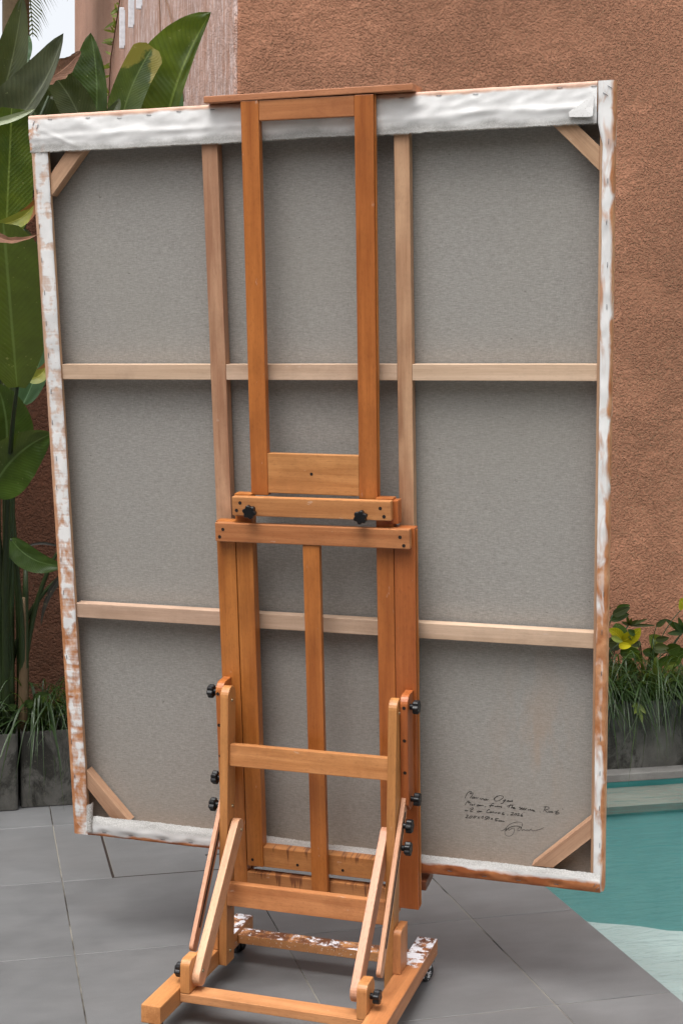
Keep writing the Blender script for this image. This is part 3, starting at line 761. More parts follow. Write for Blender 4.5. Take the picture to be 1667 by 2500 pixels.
def make_knob_mesh():
    bm = bmesh.new()
    n = 36
    prof = [(.010, 0), (.012, -.001), (.0125, -.010)]
    ring = []
    def lobe(r0, r1):
        return [((r0 + (r1 - r0) * (.5 + .5 * math.cos(6 * a)) ** .7), a) for a in [2 * math.pi * i / n for i in range(n)]]
    # neck then six-lobed head; axis along -y (head at negative y)
    layers = []
    layers.append([(.0075, 2 * math.pi * i / n) for i in range(n)] + [0.0])
    layers.append([(.0075, 2 * math.pi * i / n) for i in range(n)] + [-.008])
    layers.append(lobe(.0128, .0165) + [-.0085])
    layers.append(lobe(.0142, .0184) + [-.0105])
    layers.append(lobe(.0142, .0184) + [-.022])
    layers.append(lobe(.0125, .0162) + [-.0245])
    layers.append([(.006, 2 * math.pi * i / n) for i in range(n)] + [-.0238])
    rows = []
    for L in layers:
        y = L[-1]
        rows.append([bm.verts.new((r * math.cos(a), y, r * math.sin(a))) for r, a in L[:-1]])
    for a, b in zip(rows, rows[1:]):
        for i in range(n):
            bm.faces.new((a[i], a[(i + 1) % n], b[(i + 1) % n], b[i]))
    bm.faces.new(rows[-1]); bm.faces.new(rows[0])
    me = from_bm('star_knob', bm)
    return me
KNOB = make_knob_mesh()
def knob(F, p, direction, spin=0.0, par=None):
    """direction: '-y' out of the back, '+x'/'-x' out of the sides"""
    rot = {'-y': I4, '+x': Matrix.Rotation(R(90), 4, 'Z'), '-x': Matrix.Rotation(R(-90), 4, 'Z')}[direction]
    return link('star_knob', KNOB, par or E, MAT['knob_plastic'], F @ Matrix.Translation(p) @ rot @ Matrix.Rotation(R(spin), 4, 'Y'))

# base: skids, casters, cross rails
for nm, x0, x1 in (('l', -.2785, -.2275), ('r', .2525, .3085)):
    beam('skid', E, I4, (x0, -.436, .052), (x1, .19, .097), MAT['wood_skid'], .003)
beam('base_rail', E, I4, (-.2272, -.3215, .0615), (.2522, -.266, .083), MAT['wood_rail'], .002)
beam('base_rail', E, I4, (-.2272, .069, .061), (.2522, .122, .0858), MAT['wood_rail_splashed'], .002)

def caster(x, y, turn, splashed=False):
    c = link('caster', from_bm('caster', box_bm(.03, .03, .006, .001)), E, MAT['steel'], Matrix.Translation((x, y, .0488)) @ Matrix.Rotation(R(turn), 4, 'Z'))
    bm = bmesh.new()
    for s in (-1, 1):
        bmesh.ops.create_cone(bm, cap_ends=True, segments=24, radius1=.0235, radius2=.0235, depth=.013, matrix=Matrix.Translation((s * .0105, .012, -.0253)) @ Matrix.Rotation(R(90), 4, 'Y'))
    bmesh.ops.bevel(bm, geom=[e for e in bm.edges if e.calc_face_angle(0) > .8], offset=.003, segments=2, affect='EDGES')
    link('wheel', from_bm('wheel', bm), c, MAT['wheel_splashed'] if splashed else MAT['rubber'])
    bm = extrude_x(arc(.012, -.0253, .0262, -10, 190, 12), -.0036, .0036, 0)
    link('hood', from_bm('hood', bm), c, MAT['rubber'])
def splash_mat():
    n = NT('wheel_splashed')
    c = n.coord('Object')
    f = n.ramp(n.noise(c, 60, 4, .65), [(.53, 0), (.56, 1)])
    MAT['wheel_splashed'] = n.fin(n.mix(f, (.014, .014, .015), (.66, .66, .68)), .5)
splash_mat()
caster(-.253, -.405, 25)
caster(.280, -.405, 200)
caster(-.253, .150, 60)
caster(.288, .150, 150, True)

# uprights, their blocks on the skids, the two rails between them
def post_poly():
    return [(-.015, .055), (-.015, .775)] + arc(-.0425, .775, .0275, 0, 180, 12)[1:] + [(-.07, .055)]
for x0, x1, s in ((-.2272, -.2045, -1), (.2275, .2502, 1)):
    me = from_bm('upright', extrude_x([(y + .0425, z - .42) for y, z in post_poly()], -(x1 - x0) / 2, (x1 - x0) / 2))
    p = link('upright', me, E, MAT['wood_post'], Matrix.Translation(((x0 + x1) / 2, -.0425, .42)))
    xs = x1
    bolt(I4, xs, -.0425, .764); bolt(I4, xs, -.035, .478)
    if s < 0:
        bolt(I4, xs, -.042, .205); bolt(I4, xs, -.044, .088)
    bx0, bx1 = (-.2475, -.2275) if s < 0 else (.2507, .2713)
    if s < 0: bx0, bx1 = -.2480, -.2276
    poly = [(-.004, .0975), (-.004, .212)] + arc(-.0585, .196, .016, 90, 180, 6) + [(-.0745, .0975)]
    me = from_bm('skid_block', extrude_x([(y + .04, z - .155) for y, z in poly], -(bx1 - bx0) / 2, (bx1 - bx0) / 2))
    link('skid_block', me, E, MAT['wood_bar'], Matrix.Translation(((bx0 + bx1) / 2, -.04, .155)))
beam('upright_rail', E, I4, (-.2043, -.060, .592), (.2273, -.038, .650), MAT['wood_bar_smudged'], .002)
beam('upright_rail', E, I4, (-.2043, -.070, .2195), (.2273, -.047, .280), MAT['wood_bar_smudged'], .002)

# rear brackets on the skids and the struts up to the uprights
for x0, x1, s in ((-.2272, -.2018, -1), (.2268, .2522, 1)):
    poly = [(-.250, .084), (-.250, .150), (-.264, .168)] + arc(-.3035, .150, .018, 90, 180, 6) + [(-.3215, .084)]
    me = from_bm('strut_bracket', extrude_x([(y + .286, z - .125) for y, z in poly], -(x1 - x0) / 2, (x1 - x0) / 2))
    link('strut_bracket', me, E, MAT['wood_bar'], Matrix.Translation(((x0 + x1) / 2, -.286, .125)))
    if s < 0: knob(I4, (x0, -.287, .128), '-x', 12)
    else: knob(I4, (x1, -.287, .130), '+x', 22)
strut('strut', E, I4, -.2015, -.1812, (-.300, .100), (-.020, .440), .050, MAT['wood_strut'])
strut('strut', E, I4, .2062, .2265, (-.300, .117), (-.020, .457), .050, MAT['wood_strut'])
bolt(I4, -.1812, -.2858, .1329); bolt(I4, -.1812, -.0285, .414)

# slotted tilt arms outside the uprights
strut('tilt_arm', E, I4, .2522, .2640, (-.232, .1535), (.016, .562), .034, MAT['wood_strut'], r0=.012, r1=.008, slot=.34)
strut('tilt_arm', E, I4, -.2400, -.2285, (-.228, .1535), (.010, .545), .034, MAT['wood_strut'], r0=.012, r1=.008, slot=.34)
knob(I4, (.2645, -.040, .474), '+x', 5); knob(I4, (.2645, -.052, .4195), '+x', 30)
knob(I4, (-.2405, -.040, .479), '-x', 18)

# tilting mast: hinge brackets, outer stiles, sliding frame, top frame
for s, x0, x1 in ((1, .2518, .2722), (-1, -.2495, -.2288)):
    zt, zb = -.478, -.786
    zn = -.706
    poly = [(-.0455, zb + .01), (-.0455, zt), (-.062, zt)] + arc(-.082, zt - .026, .026, 90, 180, 6) + [(-.108, zb + .018), (-.094, zb)] + [(-.07, zb)]
    cz, cy = (zt + zb) / 2, -.077
    me = from_bm('hinge_bracket', extrude_x([(y - cy, z - cz) for y, z in poly], -(x1 - x0) / 2, (x1 - x0) / 2))
    hb = link('hinge_bracket', me, E, MAT['wood_mast'], MS @ Matrix.Translation(((x0 + x1) / 2, cy, cz)))
    for zz in (-.507, -.594, -.680):
        screw(MS, (x0 + x1) / 2 + (.001 if s > 0 else -.004), zz, -.1083, .0046)
    if s > 0:
        knob(MS, (x1, -.081, -.5115), '+x', 0); knob(MS, (x1, -.0835, -.7595), '+x', 25)
    else:
        knob(MS, (x0, -.096, -.505), '-x', 8); knob(MS, (x0, -.094, -.748), '-x', 20)
beam('outer_stile', E, LOW, (-.2562, -.0450, -1.087), (-.2042, -.012, -.0535), MAT['wood_mast'])
beam('outer_stile', E, LOW, (.2255, -.0450, -1.087), (.2800, -.012, -.0535), MAT['wood_mast'])
beam('groove_strip', E, LOW, (.2802, -.034, -1.08), (.2828, -.022, -.06), MAT['wood_mast'], .0008)
beam('inner_stile', E, LOW, (-.2022, -.0440, -1.018), (-.1560, -.010, .020), MAT['wood_mast'])
beam('inner_stile', E, LOW, (.1790, -.0440, -1.018), (.2240, -.010, .020), MAT['wood_mast'])
beam('frame_rail', E, LOW, (-.1558, -.0415, -1.0175), (.1788, -.010, -.960), MAT['wood_frame_rail'])
beam('clamp_bar', E, MS, (-.199, -.0685, -.0335), (.2265, -.0462, .0165), MAT['wood_bar'], .0025)
beam('clamp_bar', E, MS, (-.2485, -.0690, -.1040), (.2735, -.0462, -.0540), MAT['wood_bar'], .0025)
beam('clamp_backing', E, MS, (.2045, -.0458, -.045), (.2392, -.012, .0145), MAT['wood_mast'], .002)
beam('centre_bar', E, LOW, (-.0112, -.0650, -1.092), (.0338, -.0455, -.1045), MAT['wood_mast'], .002)
for x, z in ((-.1761, .0004), (-.1865, -.0194), (.1989, -.0022), (.2083, -.0227)):
    screw(MS, x, z, -.0686)
for x, z in ((-.2262, -.0711), (-.2363, -.0911), (.2489, -.0738), (.2584, -.0951)):
    screw(MS, x, z, -.0691)
for x, z, y in ((-.1871, -.9987, -.0441), (-.0576, -1.0006, -.0416), (.0706, -1.0005, -.0416)):
    screw(LOW, x, z, y, .0042)
for x, z in ((-.0102 + .009, -1.068), (.0126 + .009, -1.068)):
    screw(LOW, x, z, -.0651, .0042)
knob(MS, (-.1443, -.0690, -.0193), '-y', 14); knob(MS, (.1522, -.0690, -.0230), '-y', 40)
# tray beam under the sliding frame with paint runs, and the two rests that carry the picture
beam('tray_beam', E, LOW, (-.2038, -.0450, -1.105), (.2252, -.020, -1.036), MAT['wood_tray'], .002)
for x0, x1 in ((-.285, -.200), (.222, .2925)):
    beam('picture_rest', E, LOW, (x0, -.0115, -1.047), (x1, .074, -1.0215), MAT['rest_stained'] if 'rest_stained' in MAT else wood('rest_stained', (.12, .035, .018), (.22, .07, .03), .5, .4), .003)
# top frame and the hook board over the picture's upper edge
beam('top_stile', E, UPF, (-.1553, -.0300, .014), (-.1085, -.006, 1.0015), MAT['wood_mast'])
beam('top_stile', E, UPF, (.1370, -.0300, .014), (.1850, -.006, 1.0015), MAT['wood_mast'])
beam('top_stile_strip', E, UPF, (.1852, -.022, .02), (.1878, -.010, 1.0), MAT['wood_mast'], .0008)
beam('top_rail', E, UPF, (-.1083, -.0285, .9525), (.1368, -.008, 1.0010), MAT['wood_tray_rail'])
beam('top_rail', E, UPF, (-.1083, -.0290, .0205), (.1368, -.008, .1248), MAT['wood_bar'])
beam('hook_board', E, MS, (-.2480, -.0315, 1.0030), (.2870, .065, 1.0190), MAT['wood_rail'], .002)
beam('hook_lip', E, MS, (-.2470, .0560, .975), (.2860, .0650, 1.0028), MAT['wood_bar'], .001)
screw(UPF, .0105, .074, -.0291, .0042)

# ------------------------------------------------------------------ the picture (seen from behind)
PF = CAN @ Matrix.Translation((0, 0, -1))                  # origin at the middle of its lower edge; z = 0..2
P = empty('stretched_canvas', PF, 'large stretched canvas seen from the back, leaning on the wooden easel', 'canvas')
S = lambda z: z + 1.0
def lin_y(x, z):
    """the cloth hangs slightly slack between the bars"""
    q = noise.noise(Vector((x * 3.1, z * 2.3, 4.4))) + .5 * noise.noise(Vector((x * 7.0 + z * 2, z * 5.0, 9.1)))
    return .0447 + .0011 + .0011 * max(-1, min(1, q))
lv_, lf_, NX, NZ = [], [], 110, 140
for j in range(NZ + 1):
    for i in range(NX + 1):
        X, Z = -.747 + 1.494 * i / NX, .003 + 1.994 * j / NZ
        lv_.append((X, lin_y(X, Z), Z))
lf_ = [(j * (NX + 1) + i, j * (NX + 1) + i + 1, (j + 1) * (NX + 1) + i + 1, (j + 1) * (NX + 1) + i) for j in range(NZ) for i in range(NX)]
linen = link('linen', mesh_of('linen', lv_, lf_, True), P, MAT['linen'])
n = NT('painted_face')
pc = n.noise(n.coord('Object'), 3, 5, .6)
MAT['painted_face'] = n.fin(n.mix(n.ramp(pc, [(.3, 0), (.7, 1)]), (.30, .30, .45), (.55, .25, .13)), .5)
pf = link('painted_face', from_bm('painted_face', box_bm(1.502, .0022, 2.002, .0008, 1)), P, MAT['painted_face'])
for v in pf.data.vertices:
    v.co += Vector((0, .0492, 1.0))
PS = Matrix.Translation((0, 0, 1))
def stretcher(axis, a0, a1, outer, inner):
    """bar with a bevelled inner edge, so that it leaves the cloth after a short lip"""
    s = 1 if inner > outer else -1
    prof = [(outer, .001), (inner, .001), (inner, .012), (inner - s * .022, .0442), (outer, .0442)]
    bm = bmesh.new()
    L2 = (a1 - a0) / 2
    m = (outer + inner) / 2
    r0 = [bm.verts.new((u - m, y - .022, -L2) if axis == 'z' else (y - .022, u - m, -L2)) for u, y in prof]
    r1 = [bm.verts.new((u - m, y - .022, L2) if axis == 'z' else (y - .022, u - m, L2)) for u, y in prof]
    k = len(prof)
    bm.faces.new(r0); bm.faces.new(r1)
    for i in range(k):
        bm.faces.new((r0[i], r0[(i + 1) % k], r1[(i + 1) % k], r1[i]))
    c = (a0 + a1) / 2
    if axis == 'z': M = PS @ Matrix.Translation((m, .022, c))
    else: M = PS @ Matrix.Translation((c, .022, m)) @ Matrix(((0, 0, 1, 0), (1, 0, 0, 0), (0, 1, 0, 0), (0, 0, 0, 1)))
    link('stretcher_bar', from_bm('stretcher_bar', bm), P, MAT['wood_pale'], M)
stretcher('z', -.9995, .9995, -.7495, -.7075)
stretcher('z', -.9995, .9995, .7495, .7225)
stretcher('x', -.7073, .7223, .9993, .935)
stretcher('x', -.7073, .7223, -.9993, -.957)
LB = (-.2735, -.2310); RB = (.2290, .2670)
bl = beam('brace', P, PS, (LB[0], .0045, -.9485), (LB[1], .0360, .934), MAT['wood_pale_figured'], .0015)
br = beam('brace', P, PS, (RB[0], .0045, -.9485), (RB[1], .0360, .934), MAT['wood_pale_figured'], .0015)
for zb, zt in ((.3115, .3520), (-.3545, -.3135)):
    for x0, x1 in ((-.7072, LB[0] - .0003), (LB[1] + .0003, RB[0] - .0003), (RB[1] + .0003, .7222)):
        beam('cross_brace', P, PS, (x0, .0055, zb), (x1, .0365, zt), MAT['wood_pine'], .0015)
def corner(cx, cz, sx, sz, reach_x, reach_z, w):
    """flat diagonal stick across a corner, its ends mitred against the bars"""
    a = Vector((cx + sx * reach_x, cz)); b = Vector((cx, cz + sz * reach_z))
    d = (b - a).normalized(); nrm = Vector((-d.y, d.x))
    if nrm.dot(Vector((cx, cz)) - a) < 0: nrm = -nrm
    ai = Vector((a.x - sx * w * 1.38, cz)); bi = Vector((cx, b.y - sz * w * 1.38))
    mid = (a + b) / 2
    ang = math.atan2(d.x, d.y)
    M = PS @ Matrix.Translation((mid.x, .0215, mid.y)) @ Matrix.Rotation(ang, 4, 'Y')
    Mi = Matrix.Rotation(-ang, 2)
    bm = bmesh.new()
    q = []
    inv = Matrix.Rotation(ang, 4, 'Y').inverted()
    for p2 in (a, b, bi, ai):
        v = inv @ Vector((p2.x - mid.x, 0, p2.y - mid.y))
        q.append((v.x, v.z))
    f = [bm.verts.new((x, -.0165, z)) for x, z in q]
    k = [bm.verts.new((x, .0165, z)) for x, z in q]
    bm.faces.new(f); bm.faces.new(k[::-1])
    for i in range(4):
        bm.faces.new((f[i], f[(i + 1) % 4], k[(i + 1) % 4], k[i]))
    bmesh.ops.recalc_face_normals(bm, faces=bm.faces)
    bmesh.ops.bevel(bm, geom=bm.edges[:], offset=.001, segments=1, affect='EDGES')
    link('corner_brace', from_bm('corner_brace', bm), P, MAT['wood_pale'], M)
corner(-.7072, .9348, 1, -1, .128, .140, .040)
corner(.7222, .9348, -1, -1, .135, .134, .040)
corner(-.7072, -.9498, 1, 1, .128, .143, .040)
corner(.7222, -.9498, -1, 1, .152, .147, .040)

def grid_faces(nx, ny):
    return [(j * (nx + 1) + i, j * (nx + 1) + i + 1, (j + 1) * (nx + 1) + i + 1, (j + 1) * (nx + 1) + i) for j in range(ny) for i in range(nx)]
def nz(a, b, c=0.0): return noise.noise(Vector((a, b, c)))

top_st = [(x, z) for x, z, a in STAPLES if z > .98 and a == 0]
def top_fold():
    nx, vs = 900, []
    x0, x1 = -.7562, .7150
    prof = [(.047, 1.0022), (.030, 1.0024), (.012, 1.0026), (.002, 1.0022), (-.0022, .9990)]
    nrow = 22
    for i in range(nx + 1): pass
    rows = []
    for (yy, zz) in prof:
        rows.append([(x0 + (x1 - x0) * i / nx, yy, S(zz) + .0006 * nz(i * .05, 3)) for i in range(nx + 1)])
    for r in range(1, nrow + 1):
        t = r / nrow
        row = []
        for i in range(nx + 1):
            x = x0 + (x1 - x0) * i / nx
            zl = .9085 + .0022 * nz(x * 6, 1.3) + .0013 * nz(x * 90, 7.7) + (random.uniform(-.0013, .0013) if r == nrow else 0)
            z = .999 + (zl - .999) * t
            pull = sum(math.exp(-((x - sx) / .013) ** 2 - ((z - sz) / .008) ** 2) for sx, sz in top_st)
            puff = .5 + .5 * nz(x * 11 + z * 6, z * 26, 2.0)
            puff2 = .5 + .5 * nz(x * 26 - z * 14, z * 55, 5.0)
            crease = math.exp(-((z - .946 - .010 * nz(x * 5, .7)) / .007) ** 2) * (.5 + .5 * nz(x * 13, 4.1))
            diag = math.exp(-(((x + .70) * .45 + (z - .955)) / .006) ** 2) * math.exp(-((x + .66) / .06) ** 2)
            body = math.sin(math.pi * min(1, t * 1.05)) ** .6
            y = -.0026 - body * (.0042 * puff ** 1.5 + .0030 * puff2 ** 2) - .0034 * crease - .0016 * diag + .0014 * pull
            if t > .86: y -= .002 * (t - .86) / .14 * (1 + nz(x * 18, 9))
            row.append((x, min(y, -.0008), S(z)))
        rows.append(row)
    for r in rows: vs += r
    me = mesh_of('top_fold', vs, grid_faces(nx, len(rows) - 1), True)
    return link('top_fold', me, P, MAT['primed_top'])
tf = top_fold()
# frayed threads along its loose edge
fv = []
for k in range(1300):
    x = random.uniform(-.755, .712)
    zl = .9085 + .0022 * nz(x * 6, 1.3) + .0013 * nz(x * 90, 7.7)
    l = random.uniform(.0012, .0040)
    dx = random.uniform(-.0012, .0012); w = .00045
    b = len(fv)
    fv.append(([(x - w, -.0052, S(zl) + .001), (x + w, -.0052, S(zl) + .001), (x + w * .6 + dx, -.0054, S(zl) - l), (x - w * .6 + dx, -.0054, S(zl) - l)], [(0, 1, 2, 3)]))
plain('thread', (.24, .225, .20), .9)
tag(link('frayed_threads', mesh_of('frayed_threads', *join_geo(fv)), tf, MAT['thread']), kind='stuff')

def side_fold(name, sgn, mat):
    ny, vs = 520, []
    z0, z1 = (-1.0015, .9095) if sgn < 0 else (-.9965, 1.0020)
    nx = None
    for j in range(ny + 1):
        z = z0 + (z1 - z0) * j / ny
        xo = .7562 if sgn > 0 else .7560
        wob = .0022 * nz(z * 5, 2.2 * sgn) + .0010 * nz(z * 26, 5.5)
        xi = (.7285 if sgn > 0 else .7068) + wob
        if sgn > 0 and z > .86: xi -= .0125 * min(1, (z - .86) / .05)
        bulge = .0016 + .0030 * (.5 + .5 * nz(z * 16, 8.1 * sgn)) * (1.0 if sgn > 0 else .45)
        pr = [(xo - .0006, .047), (xo + .0004, .030), (xo + .0004, .010), (xo - .0008, .0015), (xo - .0035, -.0010 - bulge * .5)]
        for s in (.2, .4, .6, .8):
            pr.append((xo - .0035 + (xi - xo + .0035) * s, -.0012 - bulge * (.7 + .6 * nz(z * 30, s * 5, sgn))))
        pr.append((xi + .001, -.0022)); pr.append((xi, -.0004))
        nx = len(pr) - 1
        vs += [(sgn * a, b, S(z)) for a, b in pr]
    me = mesh_of(name, vs, grid_faces(nx, ny), True)
    return link(name, me, P, mat)
side_fold('side_fold', -1, MAT['primed_left'])
side_fold('side_fold', 1, MAT['primed_right'])

def bottom_fold():
    nx, vs = 620, []
    x0, x1 = -.7085, .7480
    rows = []
    prof0 = [(.047, -1.0022), (.026, -1.0026), (.008, -1.0026)]
    for yy, zz in prof0:
        rows.append([(x0 + (x1 - x0) * i / nx, yy, S(zz)) for i in range(nx + 1)])
    nr = 12
    for r in range(nr + 1):
        t = r / nr
        row = []
        for i in range(nx + 1):
            x = x0 + (x1 - x0) * i / nx
            zt = -.9475 + .0018 * nz(x * 7, 3.3) + .0010 * nz(x * 80, 2.1) + (random.uniform(-.0012, .0012) if r == nr else 0) + (.008 if x < 0 else 0) * min(1, -x / .3)
            z = -.9990 + (zt + .9990) * t
            pull = sum(math.exp(-((x - sx) / .018) ** 2 - ((z - sz) / .007) ** 2) for sx, sz, a in STAPLES if sz < -.98 and a == 0)
            roll = math.sin(math.pi * (.12 + .80 * t)) * (.0085 + .0035 * nz(x * 6, t * 2, 4))
            row.append((x, -.0012 - roll + .0045 * pull - .0018 * (.5 + .5 * nz(x * 22, t * 5)), S(z)))
        rows.append(row)
    for r in rows: vs += r
    link('bottom_fold', mesh_of('bottom_fold', vs, grid_faces(nx, len(rows) - 1), True), P, MAT['primed_bottom'])
bottom_fold()

# loose corner flap, upper right, and the small curl, lower left
def flap():
    pts = [Vector((x, z)) for x, z in FLAP]
    c = sum(pts, Vector((0, 0))) / len(pts)
    vs = [(c.x, -.0112, S(c.y))]
    for k, q in enumerate(pts):
        lift = {0: -.008, 1: -.0088, 2: -.0085, 3: -.0095, 4: -.0140, 5: -.0140, 6: -.0105}[k]
        vs.append((q.x, lift, S(q.y)))
    m = len(pts)
    fs = [(0, 1 + k, 1 + (k + 1) % m) for k in range(m)]
    back = [(x, y + .0012, z) for x, y, z in vs]
    o = len(vs)
    vs += back
    fs += [(o + a, o + c_, o + b) for a, b, c_ in [(0, 1 + k, 1 + (k + 1) % m) for k in range(m)]]
    fs += [(1 + k, o + 1 + k, o + 1 + (k + 1) % m, 1 + (k + 1) % m) for k in range(m)]
    bm = bmesh.new(); me = mesh_of('t', vs, fs); bm.from_mesh(me)
    link('corner_flap', from_bm('corner_flap', bm), P, MAT['primed_flap'])
n = NT('primed_flap')
cz_ = n.coord('Object')
MAT['primed_flap'] = n.fin(n.mix(n.ramp(n.noise(cz_, 300, 2), [(.62, 0), (.7, 1)]), (.66, .66, .655), (.45, .44, .42)), .6, n.bump(n.noise(cz_, 260, 2), .25, .001), .3)
flap()
# dark slit left of the upper right corner piece
def curl():
    vs, nzv, na = [], 16, 12
    for j in range(nzv + 1):
        t = j / nzv
        z = -.985 + .082 * t
        r = .0085 + .0025 * t
        for i in range(na + 1):
            a = R(-20 + 250 * i / na)
            vs.append((-.6985 + .003 * t + r * math.cos(a) * .95, -.010 - r * math.sin(a) * .8 + .004 * t, S(z) + .006 * math.cos(a) * t))
    link('corner_curl', mesh_of('corner_curl', vs, grid_faces(na, nzv), True), P, MAT['primed_curl'])
n = NT('primed_curl')
cz_ = n.coord('Object')
sp_ = n.ramp(n.noise(cz_, 330, 2, .6), [(.42, 0), (.62, 1)])
MAT['primed_curl'] = n.fin(n.mix(sp_, (.30, .29, .27), (.58, .575, .56)), .7, n.bump(n.noise(cz_, 330, 2), .4, .001), .3)
curl()

# staples
def staple_mesh():
    vs, fs = tube([(-.0062, .002, 0), (-.0058, -.0006, 0), (0, -.0009, 0), (.0058, -.0006, 0), (.0062, .002, 0)], .0007, 5)
    return mesh_of('staple', vs, fs, True)
SM = staple_mesh()
from mathutils.bvhtree import BVHTree
deps = bpy.context.evaluated_depsgraph_get()
trees = []
for o in P.children:
    if 'fold' in o.name and o.type == 'MESH':
        trees.append(BVHTree.FromPolygons([v.co for v in o.data.vertices], [list(p.vertices) for p in o.data.polygons]))
for x, z, a in STAPLES:
    y = 0.0
    for t in trees:
        h = t.ray_cast(Vector((x, -.1, S(z))), Vector((0, 1, 0)))
        if h[0] is not None: y = min(y, h[0].y)
    link('staple', SM, P, MAT['steel'], Matrix.Translation((x, y - .0004, S(z))) @ Matrix.Rotation(R(-a), 4, 'Y'))

# handwriting on the linen
iv = []
for st in INK.split('|'):
    pts = [Vector([int(q) / 1e4 for q in p.split(',')]) for p in st.split()]
    # smooth the polyline
    sm = []
    for k in range(len(pts) - 1):
        p0, p1, p2, p3 = pts[max(k - 1, 0)], pts[k], pts[k + 1], pts[min(k + 2, len(pts) - 1)]
        for s in range(4):
            t = s / 4
            sm.append(.5 * ((2 * p1) + (p2 - p0) * t + (2 * p0 - 5 * p1 + 4 * p2 - p3) * t * t + (3 * p1 - p0 - 3 * p2 + p3) * t ** 3))
    sm.append(pts[-1])
    w = .00072 if len(pts) < 30 else .0005
    vs, fs = [], []
    for k, q in enumerate(sm):
        d = (sm[min(k + 1, len(sm) - 1)] - sm[max(k - 1, 0)])
        d = d.normalized() if d.length > 1e-7 else Vector((1, 0))
        nn = Vector((-d.y, d.x)) * w * random.uniform(.8, 1.15)
        vs += [(q.x + nn.x, lin_y(q.x, S(q.y)) - .0004, S(q.y + nn.y)), (q.x - nn.x, lin_y(q.x, S(q.y)) - .0004, S(q.y - nn.y))]
    for k in range(len(sm) - 1):
        fs.append((2 * k, 2 * k + 1, 2 * k + 3, 2 * k + 2))
    iv.append((vs, fs))
link('handwriting', mesh_of('handwriting', *join_geo(iv)), linen, MAT['ink'])

